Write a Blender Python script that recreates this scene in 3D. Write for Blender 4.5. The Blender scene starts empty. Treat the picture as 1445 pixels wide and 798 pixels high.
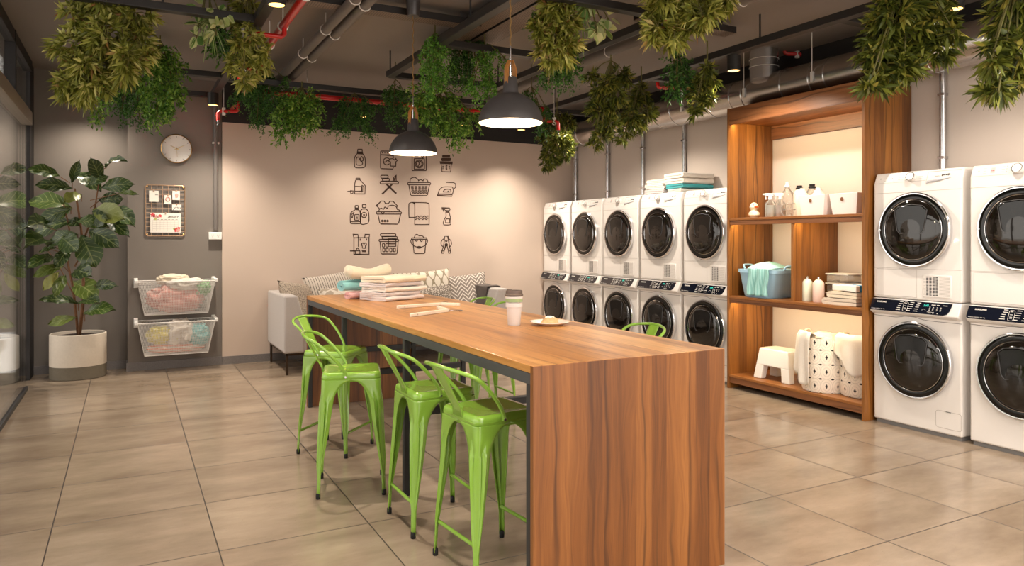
import bpy, bmesh, math, random
import numpy as np
from mathutils import Vector, Matrix, noise as mnoise
R = math.radians
PI = math.pi
random.seed(7)
RNG = np.random.default_rng(11)
SC = bpy.context.scene
COL = SC.collection
# ------------------------------------------------------------------ camera geometry (measured)
FPX, YAW, HY, CX, CH = 1025.9, 0.4864, 337.8, 722.5, 1.35
CC, SS = math.cos(YAW), math.sin(YAW)

def at(u, v, X=None, Y=None, Z=None, d=None):
    """world point seen at photograph pixel (u, v) on a known plane or at a known distance"""
    l = (u - CX) / FPX
    r = (l * CC + SS, -l * SS + CC, -(v - HY) / FPX)
    if d is not None: k = d
    elif X is not None: k = X / r[0]
    elif Y is not None: k = Y / r[1]
    else: k = (Z - CH) / r[2]
    return Vector((r[0] * k, r[1] * k, CH + r[2] * k))

# ------------------------------------------------------------------ materials
def lin(c):
    return tuple(((x / 12.92) if x <= 0.04045 else ((x + 0.055) / 1.055) ** 2.4) for x in c)
def rgb(r, g, b): return lin((r / 255, g / 255, b / 255)) + (1.0,)

class NT:
    def __init__(s, name):
        s.m = bpy.data.materials.new(name); s.m.use_nodes = True
        s.t = s.m.node_tree; s.b = s.t.nodes['Principled BSDF']; s.o = s.t.nodes['Material Output']
    def n(s, typ, ins=None, **kw):
        nd = s.t.nodes.new(typ)
        for k, v in kw.items(): setattr(nd, k, v)
        for k, v in (ins or {}).items(): s.set(nd.inputs[k], v)
        return nd
    def set(s, sock, v):
        if hasattr(v, 'is_output') or isinstance(v, bpy.types.NodeSocket): s.t.links.new(v, sock)
        else: sock.default_value = v
    def math(s, op, a, b=0.0, c=None):
        nd = s.n('ShaderNodeMath', operation=op)
        s.set(nd.inputs[0], a); s.set(nd.inputs[1], b)
        if c is not None: s.set(nd.inputs[2], c)
        return nd.outputs[0]
    def mix(s, f, a, b, bt='MIX'):
        nd = s.n('ShaderNodeMix', data_type='RGBA', blend_type=bt)
        s.set(nd.inputs[0], f); s.set(nd.inputs[6], a); s.set(nd.inputs[7], b)
        return nd.outputs[2]
    def ramp(s, f, stops, interp='LINEAR'):
        nd = s.n('ShaderNodeValToRGB', {'Fac': f}); cr = nd.color_ramp; cr.interpolation = interp
        while len(cr.elements) < len(stops): cr.elements.new(0.5)
        for e, (p, c) in zip(cr.elements, stops):
            e.position = p; e.color = c if len(c) == 4 else tuple(c) + (1,)
        return nd.outputs['Color']
    def coord(s, which='Object'): return s.n('ShaderNodeTexCoord').outputs[which]
    def xyz(s, vec):
        nd = s.n('ShaderNodeSeparateXYZ', {0: vec}); return nd.outputs
    def comb(s, x, y, z):
        nd = s.n('ShaderNodeCombineXYZ'); s.set(nd.inputs[0], x); s.set(nd.inputs[1], y); s.set(nd.inputs[2], z)
        return nd.outputs[0]
    def noise(s, vec, scale, detail=3.0, rough=0.5, dist=0.0):
        nd = s.n('ShaderNodeTexNoise', {'Vector': vec, 'Scale': scale, 'Detail': detail, 'Roughness': rough, 'Distortion': dist})
        return nd.outputs[0]
    def bump(s, h, strength=0.2, dist=0.01):
        nd = s.n('ShaderNodeBump', {'Height': h, 'Strength': strength, 'Distance': dist})
        s.t.links.new(nd.outputs[0], s.b.inputs['Normal'])
    def P(s, **kw):
        for k, v in kw.items(): s.set(s.b.inputs[k.replace('_', ' ')], v)

def pbr(name, c, rough=0.5, metal=0.0, spec=0.5, coat=0.0, var=0.0, vscale=8.0, bump=0.0, bscale=60.0, sheen=0.0, emit=None, estr=0.0, trans=0.0, ior=1.45):
    k = NT(name)
    col = c
    if var:
        f = k.noise(k.coord(), vscale, 4.0)
        f = k.math('MULTIPLY', k.math('SUBTRACT', f, 0.5), 2 * var)
        f = k.math('ADD', f, 1.0)
        col = k.n('ShaderNodeVectorMath', operation='SCALE'); k.set(col.inputs[0], c[:3]); k.set(col.inputs['Scale'], f); col = col.outputs[0]
    k.P(Base_Color=col, Roughness=rough, Metallic=metal, IOR=ior)
    k.b.inputs['Specular IOR Level'].default_value = spec
    if coat: k.P(Coat_Weight=coat, Coat_Roughness=0.05)
    if sheen: k.P(Sheen_Weight=sheen, Sheen_Roughness=0.5)
    if bump: k.bump(k.noise(k.coord(), bscale, 4.0), bump, 0.01)
    if emit: k.P(Emission_Color=emit, Emission_Strength=estr)
    if trans: k.P(Transmission_Weight=trans)
    return k.m

def wood(name, grain, across, dark, mid, light, strip=0.085, rough=0.38, vary=0.34):
    """walnut veneer: strips of differing tone with wavy figure running along the grain axis"""
    k = NT(name)
    o = k.xyz(k.coord()); ax = {'x': o[0], 'y': o[1], 'z': o[2]}
    third = [q for q in 'xyz' if q not in (grain, across)][0]
    g, a, t = ax[grain], ax[across], ax[third]
    sid = k.math('FLOOR', k.math('DIVIDE', a, strip))
    wn = k.n('ShaderNodeTexWhiteNoise', {'W': sid}, noise_dimensions='1D').outputs[0]
    gs = k.math('ADD', g, k.math('MULTIPLY', wn, 37.0))
    # broad figure
    warp = k.noise(k.comb(k.math('MULTIPLY', a, 7.0), k.math('MULTIPLY', gs, 1.7), k.math('MULTIPLY', t, 5.0)), 1.0, 2.0)
    aw = k.math('ADD', a, k.math('MULTIPLY', k.math('SUBTRACT', warp, 0.5), 0.11))
    ph = k.math('MULTIPLY', k.math('ADD', aw, k.math('MULTIPLY', wn, 0.31)), 88.0)
    band = k.math('POWER', k.math('ADD', k.math('MULTIPLY', k.math('SINE', ph), 0.5), 0.5), 11.0)
    fade = k.noise(k.comb(k.math('MULTIPLY', aw, 16.0), k.math('MULTIPLY', gs, 0.9), t), 1.0, 2.0)
    band = k.math('MULTIPLY', band, k.n('ShaderNodeMapRange', {'Value': fade, 'From Min': 0.40, 'From Max': 0.62}).outputs[0])
    fine = k.noise(k.comb(k.math('MULTIPLY', aw, 95.0), k.math('MULTIPLY', gs, 2.2), k.math('MULTIPLY', t, 60.0)), 1.0, 4.0, 0.65)
    pores = k.noise(k.comb(k.math('MULTIPLY', a, 420.0), k.math('MULTIPLY', gs, 9.0), k.math('MULTIPLY', t, 300.0)), 1.0, 2.0, 0.6)
    tone = k.math('ADD', k.math('MULTIPLY', wn, vary), k.math('MULTIPLY', k.noise(k.comb(k.math('MULTIPLY', aw, 13.0), k.math('MULTIPLY', gs, 0.7), t), 1.0, 3.0), 1.0 - vary))
    tone = k.math('ADD', tone, k.math('MULTIPLY', k.math('SUBTRACT', fine, 0.5), 0.55))
    base = k.ramp(tone, [(0.22, dark), (0.5, mid), (0.8, light)])
    base = k.mix(k.math('MULTIPLY', band, 0.75), base, tuple(0.42 * x for x in dark[:3]) + (1,))
    base = k.mix(k.math('MULTIPLY', k.n('ShaderNodeMapRange', {'Value': pores, 'From Min': 0.58, 'From Max': 0.72}).outputs[0], 0.28), base, tuple(0.5 * x for x in dark[:3]) + (1,))
    k.P(Base_Color=base, Roughness=rough); k.bump(fine, 0.06, 0.004)
    return k.m

M = {}
WD, WM, WL = rgb(118, 66, 32), rgb(168, 103, 55), rgb(203, 143, 86)
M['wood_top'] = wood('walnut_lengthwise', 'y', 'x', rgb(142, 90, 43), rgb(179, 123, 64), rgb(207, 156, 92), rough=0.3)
M['wood_end_shaded'] = wood('walnut_upright_shaded', 'z', 'x', rgb(86, 48, 19), rgb(120, 72, 31), rgb(148, 95, 46), strip=.075, vary=.26)  # darker than the top: the end panels' shade is put into the colour
M['wood_shelf_v'] = wood('shelf_walnut_upright', 'z', 'x', rgb(92, 53, 20), rgb(134, 83, 34), rgb(162, 106, 48), strip=0.11)
M['wood_shelf_h'] = wood('shelf_walnut_level', 'y', 'z', rgb(92, 56, 32), rgb(128, 80, 47), rgb(156, 104, 66), strip=0.16)
M['wood_shelf_t'] = wood('shelf_walnut_board', 'y', 'x', rgb(100, 58, 26), rgb(142, 88, 42), rgb(174, 116, 62), strip=0.14)
M['black_steel'] = pbr('black_steel', rgb(44, 43, 44), 0.5, 0.0)
M['frame_grey'] = pbr('frame_steel', rgb(66, 66, 68), 0.5)
M['cream'] = pbr('cream_plaster', rgb(205, 186, 172), 0.75, var=0.02, vscale=3, bump=0.03, bscale=90)
M['taupe'] = pbr('taupe_plaster', rgb(206, 193, 183), 0.75, var=0.02, vscale=3, bump=0.03, bscale=90)
M['grey_wall'] = pbr('grey_paint', rgb(126, 118, 111), 0.7, var=0.05, vscale=2.0, bump=0.03, bscale=80)
M['black_wall'] = pbr('black_paint', rgb(36, 33, 33), 0.6, var=0.05)
M['ceil'] = pbr('ceiling_paint', rgb(138, 130, 125), 0.75, var=0.05, vscale=1.5)
M['terrazzo'] = pbr('terrazzo_skirting', rgb(120, 114, 112), 0.5, var=0.5, vscale=140)
M['steel_dk'] = pbr('dark_grey_steel', rgb(42, 40, 39), 0.42)
M['steel_pipe'] = pbr('grey_painted_pipe', rgb(112, 106, 102), 0.45, 0.1)
M['galv'] = pbr('galvanised_steel', rgb(212, 212, 214), 0.22, 0.95, var=0.08, vscale=5)
M['galv_dk'] = pbr('duct_steel', rgb(190, 184, 180), 0.27, 1.0, var=0.06, vscale=4)
M['chrome'] = pbr('chrome', rgb(225, 225, 228), 0.1, 1.0)
M['red'] = pbr('red_paint', rgb(196, 26, 22), 0.3, coat=0.3)
M['white'] = pbr('white_enamel', rgb(226, 221, 217), 0.3, coat=0.2)
M['white_pl'] = pbr('white_plastic', rgb(238, 236, 232), 0.4)
M['seam'] = pbr('grey_seam', rgb(168, 160, 154), 0.6)
M['seam_dk'] = pbr('dark_seam', rgb(96, 92, 90), 0.6)
M['plinth'] = pbr('plinth_grey', rgb(122, 120, 120), 0.5)
M['panel'] = pbr('navy_glass_panel', rgb(18, 22, 34), 0.1, spec=0.6)
M['glass_blk'] = pbr('black_door_glass', rgb(20, 16, 13), 0.05, spec=0.8)
M['gloss_blk'] = pbr('gloss_black', rgb(10, 10, 10), 0.1)
M['mark'] = pbr('panel_print', rgb(214, 208, 200), 0.6)
M['mark_dim'] = pbr('panel_print_grey', rgb(176, 172, 168), 0.6)
M['digit'] = pbr('lit_digits', rgb(20, 90, 80), 0.5, emit=rgb(60, 220, 190), estr=0.5)
M['red_digit'] = pbr('lit_red_digits', rgb(200, 60, 50), 0.5, emit=rgb(230, 70, 60), estr=0.4)
M['lcd'] = pbr('display_grey', rgb(196, 192, 190), 0.3)
M['vent_dk'] = pbr('vent_dark', rgb(34, 30, 28), 0.7)
M['green'] = pbr('green_enamel', rgb(130, 172, 62), 0.2, 0.0, coat=0.6)
M['rubber'] = pbr('black_rubber', rgb(16, 16, 16), 0.7)
M['lamp_out'] = pbr('lamp_charcoal', rgb(74, 71, 71), 0.38, 0.3)
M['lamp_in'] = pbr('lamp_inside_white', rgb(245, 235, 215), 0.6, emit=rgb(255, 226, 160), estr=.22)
M['bulb'] = pbr('bulb_glow', rgb(255, 240, 210), 0.5, emit=rgb(255, 225, 170), estr=3.0)
M['spot_glow'] = pbr('spot_glow', rgb(255, 235, 190), 0.5, emit=rgb(255, 190, 96), estr=2.2)
M['led'] = pbr('led_glow', rgb(255, 235, 190), 0.5, emit=rgb(255, 190, 100), estr=5.0)
M['strap'] = pbr('tan_leather', rgb(150, 98, 40), 0.6, var=0.2, vscale=30)
M['cord'] = pbr('twisted_cord', rgb(120, 92, 52), 0.8, var=0.3, vscale=90)
M['brass'] = pbr('brass', rgb(196, 158, 104), 0.25, 1.0)
M['copper'] = pbr('copper_wire', rgb(188, 154, 126), 0.35, 0.7)
M['face'] = pbr('clock_face', rgb(240, 236, 230), 0.5)
M['paper'] = pbr('paper', rgb(246, 240, 230), 0.8)
M['ink'] = pbr('ink', rgb(60, 50, 46), 0.8)
M['pink_ink'] = pbr('pink_ink', rgb(222, 170, 158), 0.8)
M['red_ink'] = pbr('red_ink', rgb(222, 78, 84), 0.8)
M['leaf_ink'] = pbr('green_ink', rgb(196, 200, 120), 0.8)
M['decal'] = pbr('decal_vinyl', rgb(74, 52, 42), 0.7)
M['mesh_white'] = pbr('white_wire', rgb(226, 222, 218), 0.5)
M['soil'] = pbr('soil', rgb(40, 26, 20), 0.9, var=0.5, vscale=60, bump=0.6, bscale=80)
M['bark'] = pbr('bark', rgb(112, 78, 52), 0.8, var=0.3, vscale=30, bump=0.3, bscale=60)
M['pot_lo'] = pbr('pot_taupe', rgb(104, 96, 82), 0.8, var=0.15, vscale=60, bump=0.2, bscale=150)
M['pot_hi'] = pbr('pot_cream', rgb(214, 203, 188), 0.8, var=0.08, vscale=60, bump=0.2, bscale=150)
M['sofa'] = pbr('sofa_grey_fabric', rgb(168, 160, 156), 0.9, var=0.08, vscale=120, bump=0.15, bscale=300, sheen=0.2)
M['leg_brown'] = pbr('bronze_leg', rgb(58, 44, 32), 0.4, 0.5)
M['throw'] = pbr('charcoal_throw', rgb(88, 80, 76), 0.95, var=0.15, vscale=150, bump=0.3, bscale=250)
def cloth(n, c, var=0.06): return pbr(n, c, 0.95, var=var, vscale=90, bump=0.25, bscale=260, sheen=0.25)
M['t_white'] = cloth('white_terry', rgb(222, 213, 202))
M['t_cream'] = cloth('cream_terry', rgb(222, 207, 184))
M['t_grey'] = cloth('pale_grey_terry', rgb(206, 196, 194))
M['t_teal'] = cloth('teal_terry', rgb(128, 186, 190))
M['t_aqua'] = cloth('aqua_terry', rgb(60, 158, 164))
M['t_pink'] = cloth('pink_terry', rgb(206, 160, 160))
M['t_beige'] = cloth('beige_terry', rgb(214, 198, 180))
M['c_salmon'] = cloth('salmon_cloth', rgb(214, 158, 148), 0.15)
M['c_green'] = cloth('green_cloth', rgb(138, 178, 130), 0.2)
M['c_yellow'] = cloth('yellow_cloth', rgb(222, 208, 116), 0.15)
M['c_turq'] = cloth('turquoise_cloth', rgb(136, 196, 196), 0.2)
M['hanger'] = pbr('white_hanger', rgb(226, 214, 196), 0.5)
M['paper_cup'] = pbr('cup_white', rgb(212, 205, 201), 0.5)
M['cup_green'] = pbr('cup_green_band', rgb(150, 168, 120), 0.6)
M['cup_lid'] = pbr('cup_brown_lid', rgb(96, 82, 74), 0.5)
M['plate'] = pbr('plate_white', rgb(240, 226, 214), 0.25, coat=0.3)
M['bread'] = pbr('pastry', rgb(206, 168, 122), 0.8, var=0.3, vscale=40, bump=0.5, bscale=50)
M['sugar'] = pbr('icing_sugar', rgb(238, 228, 216), 0.9)
M['duck'] = pbr('cream_duck', rgb(244, 234, 206), 0.4)
M['orange'] = pbr('orange_beak', rgb(212, 100, 40), 0.5)
M['liq_white'] = pbr('white_liquid', rgb(240, 238, 226), 0.3)
M['liq_pink'] = pbr('pink_liquid', rgb(236, 206, 196), 0.3)
M['btl_white'] = pbr('milky_bottle', rgb(240, 228, 208), 0.35)
M['btl_mint'] = pbr('mint_bottle', rgb(232, 236, 216), 0.4)
M['btl_pink'] = pbr('pale_pink_bottle', rgb(240, 214, 202), 0.4)
M['cap_blk'] = pbr('black_cap', rgb(22, 20, 20), 0.4)
M['box_white'] = pbr('white_box', rgb(236, 226, 222), 0.45)
M['tub_blue'] = pbr('pale_blue_tub', rgb(168, 208, 232), 0.45)
M['leather_tab'] = pbr('leather_tab', rgb(120, 76, 44), 0.6)

def striped(name, base, stripe, axis, period, duty=0.5, soft=0.05, wob=0.0):
    k = NT(name); o = k.xyz(k.coord()); ax = dict(x=o[0], y=o[1], z=o[2])
    a = ax[axis]
    if wob: a = k.math('ADD', a, k.math('MULTIPLY', k.math('SUBTRACT', k.noise(k.coord(), 6.0), 0.5), wob))
    fr = k.math('FRACT', k.math('DIVIDE', a, period))
    f = k.math('GREATER_THAN', fr, duty)
    k.P(Base_Color=k.mix(f, base, stripe), Roughness=0.95); k.bump(k.noise(k.coord(), 260.0), 0.2, 0.01)
    return k.m
M['t_stripe'] = striped('blue_white_stripe', rgb(236, 230, 220), rgb(58, 140, 196), 'y', 0.085, 0.6)
M['t_mint'] = striped('mint_stripe', rgb(168, 216, 212), rgb(140, 194, 190), 'y', 0.02, 0.5)
M['c_orange'] = striped('orange_stripe', rgb(206, 190, 178), rgb(222, 142, 110), 'z', 0.03, 0.5, wob=0.03)

def pat_knit():
    k = NT('knit_taupe'); c = k.coord(); f = k.noise(c, 120.0, 2.0)
    k.P(Base_Color=k.ramp(f, [(0.38, rgb(112, 98, 86)), (0.6, rgb(178, 164, 148))]), Roughness=0.95); k.bump(f, 0.6, 0.01); return k.m
def pat_pin():
    k = NT('pinstripe'); o = k.xyz(k.coord())
    st = k.math('GREATER_THAN', k.math('FRACT', k.math('DIVIDE', o[0], 0.026)), 0.72)
    dash = k.math('GREATER_THAN', k.noise(k.comb(k.math('MULTIPLY', o[0], 40.0), k.math('MULTIPLY', o[1], 120.0), 0.0), 1.0), 0.42)
    k.P(Base_Color=k.mix(k.math('MULTIPLY', st, dash), rgb(184, 172, 160), rgb(92, 85, 81)), Roughness=0.95); return k.m
def pat_ikat():
    k = NT('ikat_diamond'); o = k.xyz(k.coord())
    x = k.math('DIVIDE', o[0], 0.105); y = k.math('DIVIDE', o[1], 0.2)
    row = k.math('FLOOR', k.math('MULTIPLY', y, 2.0))
    def cell(ox, oy):
        fx = k.math('SUBTRACT', k.math('FRACT', k.math('ADD', x, ox)), 0.5); fy = k.math('SUBTRACT', k.math('FRACT', k.math('ADD', y, oy)), 0.5)
        return k.math('ADD', k.math('POWER', k.math('ABSOLUTE', k.math('DIVIDE', fx, 0.36)), 1.4), k.math('POWER', k.math('ABSOLUTE', k.math('DIVIDE', fy, 0.36)), 1.4))
    m = k.math('MINIMUM', cell(0.0, 0.0), cell(0.5, 0.5))
    m = k.math('ADD', m, k.math('MULTIPLY', k.math('SUBTRACT', k.noise(k.coord(), 70.0), 0.5), 0.25))
    k.P(Base_Color=k.mix(k.math('LESS_THAN', m, 1.0), rgb(142, 130, 110), rgb(208, 198, 184)), Roughness=0.95); return k.m
def pat_speck():
    k = NT('speckled_weave'); v = k.n('ShaderNodeTexVoronoi', {'Vector': k.coord(), 'Scale': 70.0})
    k.P(Base_Color=k.ramp(v.outputs['Distance'], [(0.35, rgb(188, 178, 166)), (0.5, rgb(108, 97, 88))]), Roughness=0.95); return k.m
def pat_chev():
    k = NT('chevron'); o = k.xyz(k.coord())
    tri = k.math('ABSOLUTE', k.math('SUBTRACT', k.math('FRACT', k.math('DIVIDE', o[0], 0.13)), 0.5))
    f = k.math('FRACT', k.math('DIVIDE', k.math('ADD', o[1], k.math('MULTIPLY', tri, 0.16)), 0.052))
    k.P(Base_Color=k.mix(k.math('GREATER_THAN', f, 0.68), rgb(126, 115, 107), rgb(208, 198, 188)), Roughness=0.95); return k.m
def pat_hex():
    k = NT('pale_net'); v = k.n('ShaderNodeTexVoronoi', {'Vector': k.coord(), 'Scale': 11.0}, feature='DISTANCE_TO_EDGE')
    k.P(Base_Color=k.mix(k.math('LESS_THAN', v.outputs[0], 0.09), rgb(150, 137, 122), rgb(194, 184, 172)), Roughness=0.95); return k.m
M['knit'], M['pin'], M['ikat'], M['speck'], M['chev'], M['hex'] = pat_knit(), pat_pin(), pat_ikat(), pat_speck(), pat_chev(), pat_hex()
M['yel_stripe'] = striped('straw_stripe', rgb(206, 190, 160), rgb(142, 128, 104), 'x', 0.03, 0.6)

def hamper_mat():
    k = NT('hamper_print'); o = k.xyz(k.coord())
    ang = k.math('ARCTAN2', o[1], o[0])
    x = k.math('DIVIDE', ang, 2 * PI / 12); y = k.math('DIVIDE', o[2], 0.115)
    def cell(ox, oy, rx, ry):
        fx = k.math('SUBTRACT', k.math('FRACT', k.math('ADD', x, ox)), 0.5); fy = k.math('SUBTRACT', k.math('FRACT', k.math('ADD', y, oy)), 0.5)
        fx = k.math('DIVIDE', fx, rx); fy = k.math('DIVIDE', fy, ry)
        return k.math('ADD', k.math('POWER', k.math('ABSOLUTE', fx), 1.3), k.math('POWER', k.math('ABSOLUTE', fy), 1.3))
    bee = k.math('MINIMUM', cell(0, 0, 0.055, 0.19), cell(0, 0, 0.14, 0.05))
    m = k.math('MINIMUM', bee, cell(0.5, 0.5, 0.17, 0.06))
    wx = k.math('SUBTRACT', k.math('FRACT', x), 0.5); wy = k.math('SUBTRACT', k.math('FRACT', y), 0.5)
    ring = k.math('FRACT', k.math('MULTIPLY', k.math('SQRT', k.math('ADD', k.math('MULTIPLY', wx, wx), k.math('MULTIPLY', wy, wy))), 5.0))
    net = k.math('LESS_THAN', k.math('ABSOLUTE', k.math('SUBTRACT', ring, 0.5)), 0.09)
    c = k.mix(k.math('MULTIPLY', net, 0.45), rgb(238, 228, 214), rgb(176, 168, 158))
    c = k.mix(k.math('LESS_THAN', m, 1.0), c, rgb(24, 20, 18))
    k.P(Base_Color=c, Roughness=0.9); k.bump(k.noise(k.coord(), 40.0), 0.3, 0.02); return k.m
M['hamper'] = hamper_mat()

def floor_mat():
    k = NT('concrete_tile'); o = k.xyz(k.coord())
    px, py, ox, oy = 0.6643, 0.6452, 0.351, 3.382
    ax = k.math('DIVIDE', k.math('SUBTRACT', o[0], ox), px); ay = k.math('DIVIDE', k.math('SUBTRACT', o[1], oy), py)
    ix = k.math('FLOOR', ax); iy = k.math('FLOOR', ay)
    def edge(a, p):
        f = k.math('ABSOLUTE', k.math('SUBTRACT', k.math('FRACT', a), 0.5)); return k.math('MULTIPLY', k.math('SUBTRACT', 0.5, f), p)
    e = k.math('MINIMUM', edge(ax, px), edge(ay, py))
    gr = k.math('LESS_THAN', e, 0.0028)
    wn = k.n('ShaderNodeTexWhiteNoise', {'Vector': k.comb(ix, iy, 0.0)}, noise_dimensions='2D')
    off = k.n('ShaderNodeVectorMath', operation='SCALE'); k.set(off.inputs[0], wn.outputs[1]); off.inputs['Scale'].default_value = 30.0
    v = k.n('ShaderNodeVectorMath', operation='ADD'); k.set(v.inputs[0], k.comb(k.math('MULTIPLY', o[0], 1.0), k.math('MULTIPLY', o[1], 2.6), 0.0)); k.set(v.inputs[1], off.outputs[0])
    n1 = k.noise(v.outputs[0], 1.8, 4.0, 0.55); n2 = k.noise(v.outputs[0], 14.0, 4.0, 0.6); n3 = k.noise(v.outputs[0], 130.0, 2.0, 0.6)
    t = k.math('ADD', k.math('ADD', k.math('MULTIPLY', n1, 0.85), k.math('MULTIPLY', n2, 0.12)), k.math('MULTIPLY', n3, 0.04))
    t = k.math('ADD', t, k.math('MULTIPLY', k.math('SUBTRACT', wn.outputs[0], 0.5), 0.1))
    c = k.ramp(t, [(0.32, rgb(130, 113, 96)), (0.5, rgb(147, 130, 112)), (0.7, rgb(164, 147, 128))])
    pits = k.math('GREATER_THAN', k.noise(v.outputs[0], 95.0, 2.0, 0.5), 0.71)
    c = k.mix(k.math('MULTIPLY', pits, 0.35), c, rgb(84, 70, 58))
    c = k.mix(gr, c, rgb(56, 46, 40))
    r = k.math('ADD', 0.10, k.math('MULTIPLY', n2, 0.2)); r = k.math('ADD', r, k.math('MULTIPLY', gr, 0.3))
    k.P(Base_Color=c, Roughness=r); k.b.inputs['Specular IOR Level'].default_value = 0.5
    h = k.n('ShaderNodeMapRange', {'Value': e, 'From Min': 0.0, 'From Max': 0.005}).outputs[0]
    k.bump(h, 0.25, 0.003); return k.m
M['floor'] = floor_mat()

def glass_mat():
    k = NT('window_glass'); k.t.nodes.remove(k.b)
    tr = k.n('ShaderNodeBsdfTransparent', {'Color': (0.86, 0.86, 0.85, 1)}); gl = k.n('ShaderNodeBsdfGlossy', {'Color': (1, 1, 1, 1), 'Roughness': 0.0})
    fr = k.n('ShaderNodeFresnel', {'IOR': 1.5}); mx = k.n('ShaderNodeMixShader')
    f = k.math('MULTIPLY', fr.outputs[0], .9)
    k.set(mx.inputs[0], f); k.t.links.new(tr.outputs[0], mx.inputs[1]); k.t.links.new(gl.outputs[0], mx.inputs[2])
    k.t.links.new(mx.outputs[0], k.o.inputs['Surface']); return k.m
M['glass'] = glass_mat()
def clear_mat():
    k = NT('clear_plastic'); k.t.nodes.remove(k.b)
    tr = k.n('ShaderNodeBsdfTransparent', {'Color': (0.93, 0.92, 0.9, 1)}); gl = k.n('ShaderNodeBsdfGlossy', {'Color': (1, 1, 1, 1), 'Roughness': 0.05})
    df = k.n('ShaderNodeBsdfDiffuse', {'Color': rgb(250, 244, 232)}); lw = k.n('ShaderNodeLayerWeight', {'Blend': 0.25}); fr = k.n('ShaderNodeFresnel', {'IOR': 1.45})
    m1 = k.n('ShaderNodeMixShader'); k.set(m1.inputs[0], k.math('ADD', 0.1, k.math('MULTIPLY', lw.outputs['Facing'], 0.45))); k.t.links.new(tr.outputs[0], m1.inputs[1]); k.t.links.new(df.outputs[0], m1.inputs[2])
    m2 = k.n('ShaderNodeMixShader'); k.set(m2.inputs[0], fr.outputs[0]); k.t.links.new(m1.outputs[0], m2.inputs[1]); k.t.links.new(gl.outputs[0], m2.inputs[2])
    k.t.links.new(m2.outputs[0], k.o.inputs['Surface']); return k.m
M['clear'] = clear_mat()

def perf_mat():
    k = NT('perforated_steel'); o = k.xyz(k.coord())
    fx = k.math('SUBTRACT', k.math('FRACT', k.math('DIVIDE', o[0], 0.018)), 0.5); fy = k.math('SUBTRACT', k.math('FRACT', k.math('DIVIDE', o[1], 0.018)), 0.5)
    hole = k.math('LESS_THAN', k.math('ADD', k.math('MULTIPLY', fx, fx), k.math('MULTIPLY', fy, fy)), 0.09)
    k.P(Base_Color=k.mix(hole, rgb(122, 104, 92), rgb(30, 24, 20)), Roughness=0.5); return k.m
M['perf'] = perf_mat()

def leafm(name, stops, trans=0.25, rough=0.45):
    k = NT(name); g = k.n('ShaderNodeNewGeometry')
    c = k.ramp(g.outputs['Random Per Island'], stops)
    k.P(Base_Color=c, Roughness=rough)
    k.b.inputs['Specular IOR Level'].default_value = 0.4
    tl = k.n('ShaderNodeBsdfTranslucent', {'Color': c}); mx = k.n('ShaderNodeMixShader'); mx.inputs[0].default_value = trans
    k.t.links.new(k.b.outputs[0], mx.inputs[1]); k.t.links.new(tl.outputs[0], mx.inputs[2]); k.t.links.new(mx.outputs[0], k.o.inputs['Surface'])
    return k.m
M['lf_yel'] = leafm('olive_leaf', [(0.0, rgb(92, 98, 30)), (0.35, rgb(132, 138, 54)), (0.7, rgb(178, 178, 84)), (0.93, rgb(212, 206, 128)), (1.0, rgb(150, 96, 56))])
M['lf_olive'] = leafm('dark_olive_leaf', [(0.0, rgb(52, 62, 20)), (0.4, rgb(84, 94, 32)), (0.8, rgb(128, 134, 52)), (1.0, rgb(168, 156, 72))])
M['lf_mid'] = leafm('mid_green_leaf', [(0.0, rgb(54, 92, 26)), (0.5, rgb(92, 138, 44)), (0.85, rgb(138, 176, 70)), (1.0, rgb(176, 196, 96))])
M['lf_dark'] = leafm('deep_green_leaf', [(0.0, rgb(36, 72, 26)), (0.6, rgb(62, 108, 40)), (1.0, rgb(100, 146, 60))])
M['lf_fern'] = leafm('fern_green', [(0.0, rgb(60, 110, 34)), (0.6, rgb(96, 152, 52)), (1.0, rgb(140, 186, 80))])
M['lf_var'] = leafm('variegated_leaf', [(0.0, rgb(92, 132, 60)), (0.5, rgb(130, 164, 88)), (1.0, rgb(196, 210, 140))])
M['lf_varrim'] = leafm('pale_leaf_rim', [(0.0, rgb(206, 214, 150)), (1.0, rgb(222, 226, 176))])
M['stem'] = pbr('plant_stem', rgb(96, 92, 48), 0.8)
M['twig'] = pbr('pale_twig', rgb(164, 142, 112), 0.85, var=0.2, vscale=30)
def figleaf():
    k = NT('fiddle_leaf'); at_ = k.n('ShaderNodeUVMap'); u = k.xyz(at_.outputs[0])
    g = k.n('ShaderNodeNewGeometry')
    c = k.ramp(g.outputs['Random Per Island'], [(0.0, rgb(36, 56, 20)), (0.55, rgb(54, 78, 26)), (0.85, rgb(94, 110, 42)), (1.0, rgb(160, 162, 84))])
    mid = k.math('LESS_THAN', k.math('ABSOLUTE', u[0]), 0.045)
    side = k.math('FRACT', k.math('MULTIPLY', k.math('SUBTRACT', u[1], k.math('MULTIPLY', k.math('ABSOLUTE', u[0]), 0.25)), 7.0))
    vein = k.math('MAXIMUM', mid, k.math('LESS_THAN', k.math('ABSOLUTE', k.math('SUBTRACT', side, 0.5)), 0.06))
    c = k.mix(k.math('MULTIPLY', vein, 0.6), c, rgb(150, 158, 96))
    k.P(Base_Color=c, Roughness=0.38); k.bump(k.math('SUBTRACT', 1.0, vein), 0.3, 0.01); return k.m
M['fig'] = figleaf()

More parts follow.
